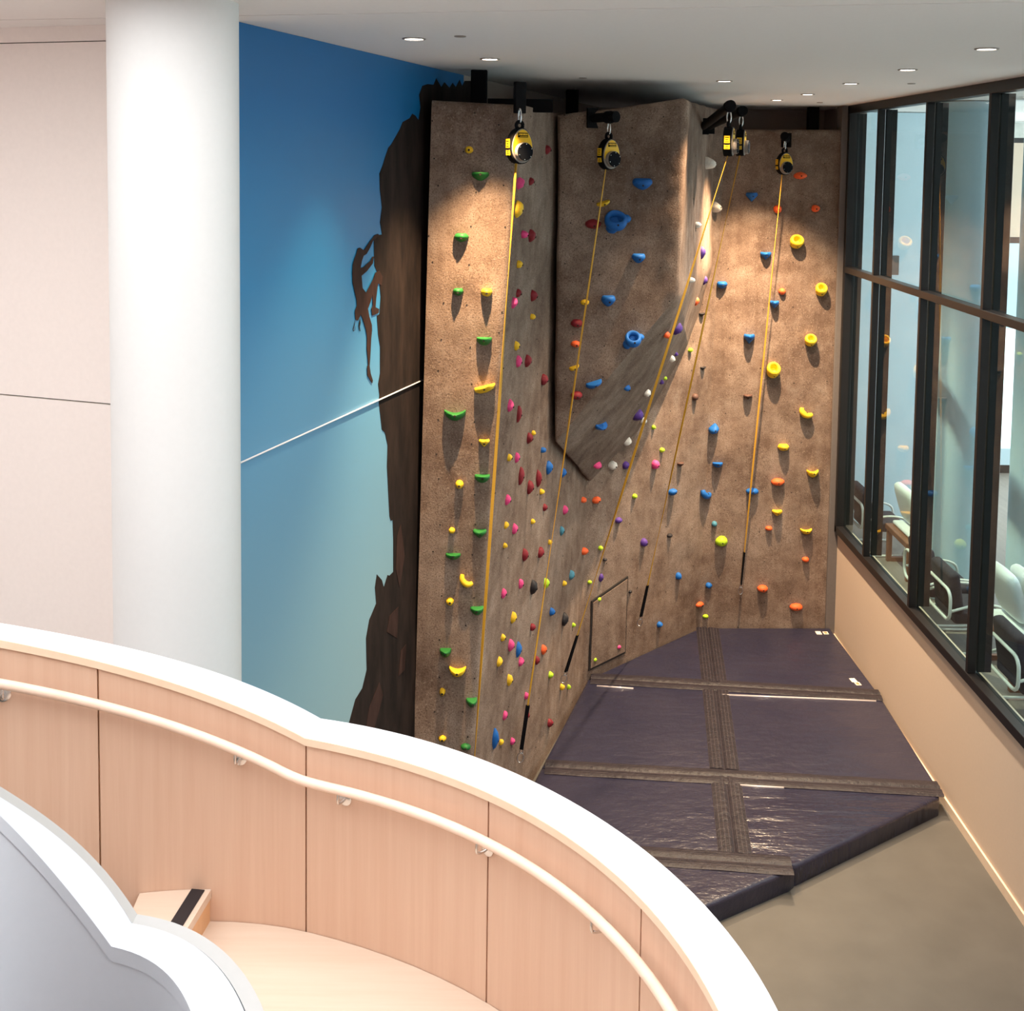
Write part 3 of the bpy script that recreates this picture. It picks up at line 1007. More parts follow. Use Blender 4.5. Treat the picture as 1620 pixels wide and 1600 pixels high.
def hold_mesh(t, w, h, seed):
    """local frame: x right, y up, z out of the wall"""
    sg = 1 if (seed % 2) else -1
    if t == 'knob': return blob(w, h, max(w, h) * .62, None, 2, seed, .18)
    if t == 'oval': return blob(w, h, h * .75, None, 2, seed, .12)
    if t == 'dome': return blob(w, h, h * .85, lambda p: V((p.x * (1 - .15 * max(0, -p.y)), min(p.y, .75) , p.z * (1 + .25 * p.y))), 3, seed, .10)
    if t == 'dome_up': return blob(w, h, h * .6, lambda p: V((p.x * (1 - .3 * max(0, p.y) * (p.x < 0)), p.y, p.z)), 3, seed, .06)
    if t == 'dome_down': return blob(w, h, h * .55, lambda p: V((p.x * (1 - .35 * max(0, -p.y)), max(-1, min(p.y, .62)), p.z * (1 + .25 * p.y))), 3, seed, .06)
    if t == 'ledge': return blob(w, h, h * 1.0, lambda p: V((p.x * (1 - .25 * max(0, -p.y)), (min(p.y, .35) - .1) * 1.35, p.z * (1.0 + .45 * p.y) * (1 - .25 * p.x * p.x))), 3, seed, .08)
    if t == 'smile': return blob(w, h, h * .9, lambda p: V((p.x, (min(p.y, .3) - .15) * 1.1 + .62 * p.x * p.x - .05, p.z * (1 + .3 * p.y))), 3, seed, .06)
    if t == 'wedge': return blob(w, h, h * .9, lambda p: V((p.x * (1.05 if p.y > 0 else 1.05 + .75 * p.y), min(p.y, .5) * 1.25 + .14 * p.x * p.x, p.z * (1 + .5 * p.y))), 3, seed, .05)
    if t == 'tilt': return blob(w, h, h * .85, lambda p: V((p.x, (min(p.y, .3) - .05) * .85 + .42 * p.x * (1 if True else sg), p.z * (1 + .25 * p.y))), 3, seed, .08)
    if t == 'slab': return blob(w, h, w * .52, lambda p: V((p.x * (1 - .30 * p.y * p.y) + sg * .14 * p.y, p.y, p.z * (1 - .25 * p.y * p.y) * (1 + .15 * p.y))), 3, seed, .14)
    if t == 'horn': return blob(w, h, max(w, h) * .8, lambda p: V((p.x * (1 - .6 * max(0, p.y)) - sg * .25 * p.y, p.y, p.z * (1 - .3 * p.y))), 3, seed, .06)
    if t == 'hook':
        bm = NB()
        pts = [V((-.36 * w, .40 * h, .14 * w)), V((-.36 * w, .05 * h, .22 * w)), V((-.14 * w, -.26 * h, .24 * w)), V((.16 * w, -.34 * h, .22 * w)), V((.42 * w, -.24 * h, .14 * w))]
        a_tube(bm, spline(pts, 5), 1, 10, rfun=lambda q: .17 * w * (.55 + .8 * math.sin(pi * min(1, max(0, .12 + .76 * q)))))
        return bm
    if t == 'ring':                      # a bowl with a deep pocket that opens upwards and outwards
        bm = NB()
        T = Matrix.Diagonal((w * 1.0, h * 1.05, w * .95, 1)) @ Matrix.Rotation(math.radians(-40), 4, 'X')
        a_lathe(bm, [(0, -.2), (.40, -.2), (.46, .05), (.50, .25), (.49, .40), (.43, .50), (.36, .52), (.29, .47), (.265, .36), (.25, .12), (.18, .06), (0, .05)], T, 26)
        bmesh.ops.translate(bm, verts=bm.verts[:], vec=(0, -.10 * h, .10 * w))
        return fixn(bm)
    if t in ('ring', 'ringwing'):
        bm = NB()
        n1, n2 = 24, 10
        R, r = .38, .115
        tilt = Matrix.Rotation(math.radians(-52), 3, 'X')
        g = []
        for i in range(n1):
            a = 2 * pi * i / n1
            rr_ = r * (1 + .35 * max(0, -math.sin(a)))
            row = []
            for j in range(n2):
                b = 2 * pi * j / n2
                q = V(((R + rr_ * math.cos(b)) * math.cos(a), (R + rr_ * math.cos(b)) * math.sin(a), rr_ * 1.5 * math.sin(b)))
                q = tilt @ q
                sc = .90 if t == 'ringwing' else 1
                row.append(bm.verts.new((q.x * w * sc + (0 if sc == 1 else -.02 * w), q.y * h * 1.25 * sc + (0 if sc == 1 else .08 * h), q.z * w * .75 + .30 * w)))
            g.append(row)
        for i in range(n1):
            for j in range(n2):
                bm.faces.new((g[i][j], g[(i + 1) % n1][j], g[(i + 1) % n1][(j + 1) % n2], g[i][(j + 1) % n2]))
        b2 = blob(w * .66, h * .6, w * .20, None, 3, seed)         # solid foot behind the loop
        tmp = bpy.data.meshes.new('tmp'); bmesh.ops.translate(b2, verts=b2.verts[:], vec=(0, -.08 * h, 0)); b2.to_mesh(tmp); b2.free()
        bm.from_mesh(tmp)
        if t == 'ringwing':
            for (cx, cy, ww, hh) in ((.34, .06, .66, .46), (-.08 if w > .2 else -.26, -.36, .5, .62)):
                b3 = blob(w * ww, h * hh, w * .26, None, 2, seed)
                bmesh.ops.translate(b3, verts=b3.verts[:], vec=(cx * w, cy * h, 0)); b3.to_mesh(tmp); b3.free()
                bm.from_mesh(tmp)
        bpy.data.meshes.remove(tmp)
        return fixn(bm)
    return blob(w, h, h * .6, None, 2, seed)


PANEL = {'front_panel': 'the lit front panel', 'side_panel': 'the shaded side panel', 'overhang': 'the overhang front', 'overhang_side': "the overhang's right face",
         'angled_panel': 'the angled middle panel', 'back_panel': 'the back panel'}
SHAPE = dict(knob='knob', oval='oval', dome='domed', dome_up='smooth rounded', dome_down='half moon', ledge='ledge', smile='curved ledge', wedge='wedge',
             tilt='slanted ledge', slab='leaf shaped', horn='pointed', hook='banana shaped', ring='ring pocket', ringwing='winged ring')
CN = {'red': 'dark red', 'lime': 'lime green', 'brown': 'dark brown', 'teal': 'dull teal', 'white': 'off white'}
ORD = ['first', 'second', 'third', 'fourth', 'fifth', 'sixth', 'seventh', 'eighth', 'ninth', 'tenth', 'eleventh', 'twelfth', 'thirteenth', 'fourteenth',
       'fifteenth', 'sixteenth', 'seventeenth', 'eighteenth', 'nineteenth', 'twentieth', 'twenty-first']
recs = []
for colr, L in HOLDS.items():
    for (x, y, w, h, t) in L:
        hh = hit(x, y)
        if not hh: continue
        pn = hh[2]
        if pn == 'overhang' and hh[1].x > .62: pn = 'overhang_side'
        recs.append(dict(c=colr, x=x, y=y, w=w, h=h, t=t, loc=hh[0], n=hh[1], pn=pn, d=hh[3]))
byk = {}
for r in sorted(recs, key=lambda r: r['y']):
    byk.setdefault((r['pn'], r['c']), []).append(r)
seed = 0
for (pn, c), L in byk.items():
    for i, r in enumerate(L):
        seed += 1
        s = (r['loc'] - EYE).dot(fw) / F
        n = r['n']
        if pn in ('side_panel', 'overhang_side'):
            n = n.copy()
        vz = (V((0, 0, 1)) - n * n.z).normalized()
        vx = vz.cross(n).normalized()
        view = (r['loc'] - EYE).normalized()
        fs = abs(vx.dot(V((1, 0, 0))))
        h = r['h'] * s * 1.05
        w = r['w'] * s * 1.05
        if fs < .75:                      # seen obliquely: what shows is mostly the projection from the wall
            w = w * 1.25
        bm = hold_mesh(r['t'], w, h, seed)
        T = Matrix((vx, vz, n)).transposed().to_4x4()
        T.translation = r['loc'] + n * .004
        me = bpy.data.meshes.new('climbing_hold')
        bm.normal_update(); bm.to_mesh(me); bm.free()
        me.materials.append(M['h_' + c]); me.shade_smooth()
        me.set_sharp_from_angle(angle=math.radians(52))
        o = bpy.data.objects.new('climbing_hold', me)
        o.matrix_world = T
        COL.objects.link(o)
        cn = CN.get(c, c)
        sh = SHAPE[r['t']]
        where = PANEL[pn]
        if len(L) == 1: lab = f"{cn} {sh} hold, the only {cn} one on {where}"
        elif i == len(L) - 1: lab = f"{cn} {sh} hold on {where}, lowest {cn} one"
        elif i == 0: lab = f"{cn} {sh} hold on {where}, topmost {cn} one"
        else: lab = f"{cn} {sh} hold on {where}, {ORD[i]} {cn} one from top"
        tag(o, lab, 'climbing hold', 'climbing holds on ' + where)
        if max(r['w'], r['h']) >= 12:
            bt = BVHTree.FromPolygons([v.co.copy() for v in me.vertices], [tuple(p.vertices) for p in me.polygons])
            hb = bt.ray_cast(V((.0, (-.36 if r['t'] == 'ring' else -.06) * h, 2)), V((0, 0, -1)))
            if hb[0] is not None:
                bm = NB()
                a_lathe(bm, [(.010, -.02), (.0105, .003), (.006, .004), (0, .0)], Matrix.Translation(hb[0]), 10)
                me2 = bpy.data.meshes.new('bolt')
                bm.to_mesh(me2); bm.free(); me2.materials.append(M['hole'])
                b = bpy.data.objects.new('bolt', me2)
                COL.objects.link(b); b.parent = o

# ================================================================== MATS
ZM = .2
def pm(x, y): p = PZ(x, y, ZM); return V((p.x, p.y))
sT, sA, sB, sC = pm(1119, 993), pm(1131, 1086), pm(1147, 1225), pm(1164, 1360)
w0, e0 = pm(1106, 993), pm(1314, 993)
wA, eA = pm(929, 1074), pm(1394, 1101)
wB, eB = pm(855, 1214), pm(1488, 1250)
wC = pm(789, 1339)
fR, f2, f3 = pm(1487, 1263), pm(1260, 1372), pm(1118, 1436)
f2b = pm(1250, 1380)
PADS = [
    ([wA, sA, sT, w0], 'small triangular navy mat pad in the far left corner'),
    ([sA, eA, e0, sT], 'navy mat pad with white tags in the far window corner'),
    ([wB, sB, sA, wA], 'navy mat pad beside the climbing wall hatch, second row left'),
    ([sB, eB, eA, sA], 'large navy mat pad along the window wall, second row right'),
    ([wC, sC, sB, wB], 'navy mat pad between white parapet and seam, third row left'),
    ([sC, f2, fR, eB, sB], 'glossy wrinkled triangular navy mat pad at the open right edge'),
    ([pm(640, 1640), f3, f2b, f2, sC, wC, pm(742, 1432), pm(650, 1432)], 'front navy mat pad half hidden behind the white parapet'),
]


def poly_inset(P, d):
    n = len(P); out = []
    for i in range(n):
        a, b, c = P[i - 1], P[i], P[(i + 1) % n]
        e1, e2 = (b - a).normalized(), (c - b).normalized()
        n1, n2 = V((-e1.y, e1.x)), V((-e2.y, e2.x))
        k = (n1 + n2)
        den = max(.35, 1 + n1.dot(n2))
        out.append(b + k / den * d)
    return out


def area(P): return sum(P[i].x * P[(i + 1) % len(P)].y - P[(i + 1) % len(P)].x * P[i].y for i in range(len(P))) / 2
pads = []
for P, lab in PADS:
    if area(P) < 0: P = P[::-1]
    bm = NB()
    rings = []
    for ins, zz in ((.012, .0), (.010, .012), (.010, ZM - .035), (.016, ZM - .014), (.030, ZM - .003), (.055, ZM)):
        rings.append([bm.verts.new((q.x, q.y, zz + .002)) for q in poly_inset(P, ins)])
    n = len(P)
    for A, B in zip(rings, rings[1:]):
        for i in range(n):
            bm.faces.new((A[i], A[(i + 1) % n], B[(i + 1) % n], B[i]))
    bm.faces.new(rings[0][::-1])
    top = bm.faces.new(rings[-1])
    o = tag(obj('mat_pad', bm, M['wrinkled'] if 'wrinkled' in lab else M['mat'], None, True, 40), lab, 'crash mat', 'crash mat pads under the climbing wall')
    pads.append(o)


for k, pts in ((3, [(1142, 1100), (1220, 1103), (1300, 1106), (1386, 1110)]), (2, [(944, 1086), (975, 1088), (1002, 1090)]), (5, [(1171, 1243), (1200, 1245), (1240, 1247)])):
    bm = NB()
    a_tube(bm, [PZ(x, y, ZM + .004) for x, y in pts], .014, 8)
    obj('edge_glint_roll', bm, M['glint'], pads[k], True)


def mat_tag(x, y, ang, k, lab):
    p = PZ(x, y, ZM)
    bm = NB(); a_box(bm, (p.x, p.y, ZM + .004), (.075, .11, .003), Matrix.Rotation(ang, 3, 'Z'))
    t_ = obj('tag', bm, M['tag'], pads[1])
    bm = NB(); a_box(bm, (p.x + .1 * math.cos(ang + k), p.y + .1 * math.sin(ang + k), ZM + .004), (.07, .09, .003), Matrix.Rotation(ang, 3, 'Z'))
    obj('tag', bm, M['tag'], pads[1])
    bm = NB(); a_box(bm, (p.x + .1 * math.cos(ang + k), p.y + .1 * math.sin(ang + k), ZM + .006), (.04, .06, .002), Matrix.Rotation(ang, 3, 'Z'))
    obj('tag_print', bm, M['orange_print'], t_)
mat_tag(1295, 1002, 0, 0, '')
mat_tag(1350, 1077, .1, -1.4, '')


def seam(p, q, wid, lab, roll=True, ext0=0, ext1=0, z=ZM + .004):
    d = (q - p).normalized()
    p, q = p - d * ext0, q + d * ext1
    nrm = V((-d.y, d.x))
    prof = [(-.5, 0), (-.5, .006), (-.40, .017 if roll else .014), (-.28, .013), (-.10, .020), (0, .003), (.10, .020), (.28, .013), (.40, .014), (.5, .006), (.5, 0)]
    L = (q - p).length
    N = max(6, int(L / .12))
    bm = NB()
    uv = bm.loops.layers.uv.new('UVMap')
    rings = []
    for i in range(N + 1):
        t = i / N
        c = p.lerp(q, t)
        row = []
        for k, (s, hz) in enumerate(prof):
            a = .006 * noise.noise(V((t * L * 4, s * 3, p.x * 7)))
            row.append(bm.verts.new((c.x + nrm.x * s * wid, c.y + nrm.y * s * wid, z + (max(0, hz + a) if 0 < k < len(prof) - 1 else 0))))
        rings.append(row)
    for i in range(N):
        for k in range(len(prof) - 1):
            f = bm.faces.new((rings[i][k], rings[i + 1][k], rings[i + 1][k + 1], rings[i][k + 1]))
            for lo, (tt_, kk) in zip(f.loops, ((i, k), (i + 1, k), (i + 1, k + 1), (i, k + 1))):
                lo[uv].uv = (tt_ / N * L, prof[kk][0] + .5)
    bm.faces.new([r for r in rings[0]]); bm.faces.new(rings[-1][::-1])
    bmesh.ops.recalc_face_normals(bm, faces=bm.faces[:])
    return tag(obj('seam_flap', bm, M['strip'], None, True, 50), lab, 'mat flap', 'hook and loop flaps joining the mat pads')


def trim_line(a, b, ta, tb): return a.lerp(b, ta), a.lerp(b, tb)
W1 = .30
seam(*trim_line(wA, eA, .012, .998), W1, 'long brown flap across the mats, farthest from the camera')
seam(*trim_line(wB, eB, .012, 1.0), W1, 'long brown flap across the middle of the mats, its end rolled', ext1=.0)
seam(*trim_line(wC, f2, .02, .985), W1, 'brown flap across the mats nearest to the white parapet')
for a, b, ta, tb, lab in ((sT, sA, .02, .95, 'lengthwise brown flap in the far row of mats'), (sA, sB, .05, .96, 'lengthwise brown flap in the second row of mats'),
                          (sB, sC, .05, .95, 'lengthwise brown flap in the third row, by the glossy pad')):
    p_, q_ = trim_line(a, b, ta, tb)
    seam(p_, q_, .32, lab, False, z=ZM + .003)

# ================================================================== STAIR IN THE FOREGROUND
def fit(pts, n, deg=3):
    """smooth polynomial through world points by chord length; returns n+1 points"""
    import numpy as np
    P_ = np.array([[p.x, p.y, p.z] for p in pts])
    t = np.concatenate([[0], np.cumsum(np.linalg.norm(np.diff(P_, axis=0), axis=1))]); t /= t[-1]
    w = np.ones(len(t)); w[0] = w[-1] = 6
    out = []
    tt_ = np.linspace(0, 1, n + 1)
    cols = [np.polyval(np.polyfit(t, P_[:, k], min(deg, len(t) - 1), w=w), tt_) for k in range(3)]
    return [V((float(cols[0][i]), float(cols[1][i]), float(cols[2][i]))) for i in range(n + 1)]


def hcap(x):      # cap height below the eye: rises to the left with the stair flight
    return 2.52 if x >= 483 else 2.52 - .00104 * (483 - x)
def hcapO(x): return 2.52 if x >= 507 else 2.52 - .00104 * (507 - x) * .95
def cappt(x, y, hf): return PZ(x, y, H - hf(x))
I1 = [(-90, 996), (0, 1011), (80, 1027), (156, 1047), (240, 1069), (325, 1096), (410, 1132), (483, 1167)]
O1 = [(-90, 972), (0, 984.5), (90, 1002), (189, 1023), (280, 1045), (378, 1076), (450, 1108), (507, 1137)]
I2 = [(483, 1167), (540, 1177), (630, 1201), (700, 1226), (768, 1252), (850, 1292), (912, 1330), (997, 1403), (1053, 1468), (1109, 1541), (1150, 1620), (1185, 1720)]
O2 = [(507, 1137), (549, 1144), (657, 1168), (750, 1196), (800, 1217), (884, 1258), (969, 1310), (1061, 1378), (1137, 1456), (1194, 1535), (1229, 1600), (1275, 1720)]
NI = 40
cI1, cO1 = fit([cappt(x, y, hcap) for x, y in I1], NI), fit([cappt(x, y, hcapO) for x, y in O1], NI)
cI2, cO2 = fit([cappt(x, y, hcap) for x, y in I2], NI, 4), fit([cappt(x, y, hcapO) for x, y in O2], NI, 4)
def snap(Cv, p):
    d = p - Cv[0]
    n = len(Cv) - 1
    for i in range(n + 1):
        Cv[i] = Cv[i] + d * (1 - i / n) ** 2
snap(cI2, cI1[-1]); snap(cO2, cO1[-1])
cI, cO = cI1 + cI2[1:], cO1 + cO2[1:]
NTOT = len(cI)
LAND = H - 3.413


def strip_solid(A, B, zt, zb, mat, name, parent, smooth=True):
    """solid between plan curves A and B, z top/bottom given as functions of index"""
    bm = NB()
    rings = []
    for i, (a, b) in enumerate(zip(A, B)):
        rings.append([bm.verts.new((a.x, a.y, zb(i, a))), bm.verts.new((b.x, b.y, zb(i, b))), bm.verts.new((b.x, b.y, zt(i, b))), bm.verts.new((a.x, a.y, zt(i, a)))])
    for P_, Q_ in zip(rings, rings[1:]):
        for k in range(4):
            bm.faces.new((P_[k], P_[(k + 1) % 4], Q_[(k + 1) % 4], Q_[k]))
    bm.faces.new(rings[0][::-1]); bm.faces.new(rings[-1])
    return obj(name, fixn(bm), mat, parent, smooth, 30)


def curve_off(Cv, Ref, d):
    """offset plan curve Cv towards Ref by d"""
    out = []
    for a, b in zip(Cv, Ref):
        v = V((b.x - a.x, b.y - a.y, 0)).normalized()
        out.append(V((a.x + v.x * d, a.y + v.y * d, a.z)))
    return out


sp_ = empty('stair_parapet', 'curved parapet of pale beech panels with a broad white top, outer side of the stair', 'parapet', (cI1[-1].x, cI1[-1].y, LAND))
cJ = curve_off(cI, cO, .012)
strip_solid(cI, cO, lambda i, p: p.z, lambda i, p: p.z - .034, M['white'], 'cap', sp_)
cE0, cE1 = curve_off(cI, cO, -.004), curve_off(cI, cO, .010)
strip_solid(cE0, cE1, lambda i, p: p.z - .003, lambda i, p: p.z - .036, M['edging'], 'cap_edging', sp_)
cP0, cP1, cBk = curve_off(cI, cO, .008), curve_off(cI, cO, .028), curve_off(cI, cO, .030)
cOs = curve_off(cO, cI, .004)
strip_solid(cBk, cOs, lambda i, p: p.z - .034, lambda i, p: LAND - .45, M['white'], 'core', sp_)


def idx_for_px(xpx):
    best = None
    for i, p in enumerate(cI):
        v = p - EYE
        x = CX + F * v.dot(rt) / v.dot(fw)
        if best is None or abs(x - xpx) < best[0]: best = (abs(x - xpx), i)
    return best[1]


def cut(Cv, a, b):   # a, b in fractional index
    out = []
    def at(t): i = min(int(t), len(Cv) - 2); return Cv[i].lerp(Cv[i + 1], t - i)
    out.append(at(a))
    k = int(a) + 1
    while k < b: out.append(Cv[k].copy()); k += 1
    out.append(at(b))
    return out


joints = [0] + [idx_for_px(x) for x in (157,)] + [NI] + [idx_for_px(x) for x in (767, 1005)] + [NTOT - 1]
for a, b in zip(joints, joints[1:]):
    seglen = .004 / max(.001, (cP0[min(a + 1, NTOT - 1)] - cP0[a]).length)
    A_, B_ = cut(cP0, a + seglen, b - seglen), cut(cP1, a + seglen, b - seglen)
    strip_solid(A_, B_, lambda i, p: p.z - .038, lambda i, p: LAND - .02, M['wood'], 'wood_panel', sp_)
strip_solid(curve_off(cI, cO, .0285), curve_off(cI, cO, .0297), lambda i, p: p.z - .05, lambda i, p: LAND, M['riser'], 'panel_backing', sp_)

# handrail
hr = empty('handrail', 'pale round wooden handrail running along the curved beech panels', 'handrail', (cI1[-1].x, cI1[-1].y, LAND + .75))
rail = [V((p.x, p.y, p.z - .165)) for p in curve_off(cI, cO, -.062)]
rs_ = rail[:NI - 1] + [rail[NI - 1].lerp(rail[NI + 1], .5)] + rail[NI + 2:]
bm = NB(); a_tube(bm, spline(rs_, 2), .0205, 12)
obj('rail', bm, M['rail'], hr, True)
for x in (8, 377, 545, 773, 960):
    i = idx_for_px(x)
    a, b = rail[i], cP0[i]
    dv = V((b.x - a.x, b.y - a.y, 0)).normalized()
    w_ = V((b.x, b.y, a.z - .075)) - dv * .001
    bm = NB()
    a_tube(bm, spline([V((a.x, a.y, a.z - .018)), V((a.x, a.y, a.z - .06)), w_ - dv * .03, w_], 4), .006, 8)
    br = obj('rail_bracket', bm, M['steel'], hr, True)
    q = (-dv).to_track_quat('Z', 'Y').to_matrix().to_4x4()
    bm = NB(); a_lathe(bm, [(0, 0), (.031, 0), (.031, .006), (.027, .009), (0, .009)], Matrix.Translation(w_) @ q, 18)
    obj('rosette', bm, M['steel'], br, True, 40)

# inner parapet (white, nearest the camera)
def hin(x): return 2.52 if x >= 217 else 2.52 - .0027 * (217 - x)
GI1 = [(-90, 1180), (0, 1240), (73, 1291), (134, 1344), (183, 1389), (217, 1444)]
GO1 = [(-90, 1187), (0, 1247), (61, 1296), (142, 1369), (203, 1429), (221, 1451)]
GW1 = [(-90, 1225), (0, 1290), (41, 1333), (102, 1402), (150, 1462), (176, 1498)]
GI2 = [(217, 1444), (260, 1454), (325, 1478), (366, 1515), (394, 1555), (422, 1602), (440, 1680), (450, 1780)]
GW2 = [(176, 1498), (211, 1508), (252, 1531), (280, 1560), (303, 1602), (318, 1680), (324, 1780)]
gI1 = fit([PZ(x, y, H - hin(x)) for x, y in GI1], 24, 3); gI2 = fit([PZ(x, y, H - hin(x)) for x, y in GI2], 24, 3)
gW1 = fit([PZ(x, y, H - hin(x + 20)) for x, y in GW1], 24, 3); gW2 = fit([PZ(x, y, H - 2.52) for x, y in GW2], 24, 3)
snap(gI2, gI1[-1]); snap(gW2, gW1[-1])
gI, gW = gI1 + gI2[1:], gW1 + gW2[1:]
ip = empty('stair_parapet', 'smooth white parapet nearest the camera at the inner side of the stair', 'parapet', (gI1[-1].x, gI1[-1].y, LAND))
gA = curve_off(gI, gW, .055)
strip_solid(gA, gW, lambda i, p: p.z, lambda i, p: p.z - .05, M['parapet_shaded'], 'cap', ip)
strip_solid(gI, curve_off(gI, gW, .049), lambda i, p: p.z - .006, lambda i, p: LAND - .3, M['trimlight'], 'stair_facing', ip)
strip_solid(curve_off(gI, gW, .056), curve_off(gW, gI, .004), lambda i, p: p.z - .05, lambda i, p: LAND - 1.2, M['parapet_shaded'], 'core', ip)

# landing and treads between the two parapets
st = empty('staircase', 'pale oak stair landing with one step up at the left', 'stair', (cI1[-1].x, cI1[-1].y, LAND))
NS = 48
def resample(Cv, n):
    import numpy as np
    P_ = np.array([[p.x, p.y, p.z] for p in Cv])
    t = np.concatenate([[0], np.cumsum(np.linalg.norm(np.diff(P_, axis=0), axis=1))])
    tt_ = np.linspace(0, t[-1], n + 1)
    return [V((float(np.interp(q, t, P_[:, 0])), float(np.interp(q, t, P_[:, 1])), 0)) for q in tt_]
wallc = curve_off(cI, cO, .006)
# the nosing of the step, from the outer wall to the inner one
ns0, ns1 = PZ(324, 1424, LAND + .15), PZ(296, 1470, LAND + .15)
nd = V((ns1.x - ns0.x, ns1.y - ns0.y, 0)).normalized()
def iw(xpx): return idx_for_px(xpx)
def split_at(Cv, p, d):
    """fractional index where the plan line p+d*t crosses curve Cv"""
    nn_ = V((-d.y, d.x, 0))
    for i in range(len(Cv) - 1):
        a = (Cv[i] - p).dot(nn_); b = (Cv[i + 1] - p).dot(nn_)
        if a * b <= 0 and a != b: return i + a / (a - b)
    return None
def nn0(v): return V((v.x, v.y, 0))
def floor_piece(name, ka, kb, ja, jb, zt, th, mat):
    A_ = resample(cut(wallc, ka, kb), 24); B_ = resample(cut(gI, ja, jb), 24)
    return strip_solid(A_, B_, lambda i, p: zt, lambda i, p: zt - th, mat, name, st, False)
wc0 = [nn0(p) for p in wallc]; gc0 = [nn0(p) for p in gI]
kW = split_at(wc0, nn0(ns0), nd); kG = split_at(gc0, nn0(ns0), nd)
if kW is None: kW = NI - 8
if kG is None: kG = 24
floor_piece('landing', kW - .5, NTOT - 1.001, kG - .3, len(gI) - 1.001, LAND, .25, M['tread'])
perp = V((-nd.y, nd.x, 0))
if perp.x > 0: perp = -perp
ka, ga = kW, kG
for s in range(1):
    p2 = nn0(ns0) + perp * (.95 * (s + 1))
    kb = split_at(wc0, p2, nd); gb = split_at(gc0, p2, nd)
    if kb is None: kb = max(.01, ka - 8)
    if gb is None: gb = max(.01, ga - 5)
    zt = LAND + .15 * (s + 1)
    floor_piece('tread', kb - .2, ka, gb - .1, ga, zt, .04, M['tread'])
    floor_piece('riser', kb - .2, ka - .15, gb - .1, ga - .15, zt - .04, .14, M['riser'])
    # grip strip
    pa = nn0(wc0[0]) if False else (nn0(ns0) + perp * (.30 * s + .055))
    a3 = split_at(wc0, pa, nd); g3 = split_at(gc0, pa, nd)
    if a3 is not None and g3 is not None:
        i0 = cut(wc0, a3, a3 + .001)[0]; j0 = cut(gc0, g3, g3 + .001)[0]
        mid = i0.lerp(j0, .5); ln = (j0 - i0).length - .012
        bm = NB(); a_box(bm, (mid.x, mid.y, zt + .002), (.06, ln, .005), Matrix.Rotation(math.atan2(nd.y, nd.x) - pi / 2, 3, 'Z'))
        obj('grip_strip', bm, M['nosing'], st)
    ka, ga = kb, gb

# ================================================================== DOWNLIGHTS
LIGHTS = [(655, 61, 'recessed downlight nearest the pillar, above the blue mural', .35), (775, 93, 'recessed downlight above the lit front panel', 2.4),
          (1146, 128, 'recessed downlight right of the overhang top', 1.1), (1229, 158, 'farthest recessed downlight of the window row', 4.3),
          (1278, 149, 'recessed downlight second from far end of the window row', .62), (1346, 132, 'recessed downlight third from far end of the window row', .62),
          (1436, 110, 'recessed downlight fourth from far end of the window row', .62), (1561, 77, 'nearest visible recessed downlight of the window row', .62)]
for x, y, lab, k in LIGHTS:
    p = PZ(x, y, CZ)
    root = empty('downlight', lab, 'ceiling light', p, 'recessed downlights in the white ceiling')
    T = Matrix.Translation(p)
    bm = NB(); a_lathe(bm, [(.082, .0), (.082, -.006), (.066, -.008), (.064, -.001)], T, 28)
    obj('trim_ring', fixn(bm), M['lampring'], root, True, 40)
    bm = NB(); a_lathe(bm, [(0, -.004), (.064, -.004), (.064, .0), (0, 0)], T, 24)
    obj('diffuser', fixn(bm), M['lamp'], root)
    ld_ = bpy.data.lights.new('downlight_beam', 'SPOT')
    ld_.energy = SPOT_W * k
    ld_.color = (1.0, .86, .70) if x > 1270 else (1.0, .68, .38) if x == 775 else SPOT_COL
    ld_.spot_size = math.radians(68 if x == 775 else 120 if x > 1270 else 86 if x == 1229 else 72)
    ld_.spot_blend = 1.0
    ld_.shadow_soft_size = .03
    lo = bpy.data.objects.new('downlight_beam', ld_)
    lo.location = p + V((0, 0, -.03))
    COL.objects.link(lo)
    lo.parent = root
    lo.matrix_parent_inverse = Matrix.Translation(p).inverted()
for x, y, lab in ((728, 57, 'small flat sprinkler cover near the pillar end of the ceiling'), (922, 123, 'small sprinkler cover above the dark gap over the overhang'),
                  (1297, 162, 'small sprinkler cover near the far window corner'), (1442, 132, 'small sprinkler cover close to the window head')):
    p = PZ(x, y, CZ)
    bm = NB(); a_lathe(bm, [(.04, .0), (.04, -.005), (.036, -.007), (0, -.007)], Matrix.Translation(p), 20)
    tag(obj('sprinkler_cover', bm, M['lampring'], None, True, 40), lab, 'sprinkler cover', 'sprinkler covers in the ceiling')

# ================================================================== LOUNGE BEHIND THE GLASS
ZN = 1.15
bm = NB(); a_box(bm, ((XW + .22 + 11) / 2, 12, ZN - .1), (11 - XW - .22, 18, .2))
tag(obj('floor_lounge', bm, M['lounge_floor']), None, None, kind='structure')
bm = NB(); a_box(bm, ((XW + .04 + 11) / 2, 12, CZ + .16), (11 - XW - .04, 18, .3))
tag(obj('ceiling_lounge', bm, M['ceiling']), None, None, kind='structure')
XEND = PY(1472, 500, 17.7).x
wall_slab('wall_lightblock_near', (11, 4), (XW + .3, 4), ZN, CZ, .2, M['paleblue'])  # unseen, added to keep daylight off the window fins
wall_slab('wall_lightblock_side', (11, 9), (11, 4), ZN, CZ, .2, M['paleblue'])  # unseen too, added; its length sets how much daylight gets in
wall_slab('wall_lounge_end', (XW + .06, 17.7), (XEND, 17.7), ZN, CZ, .3, M['paleblue'])
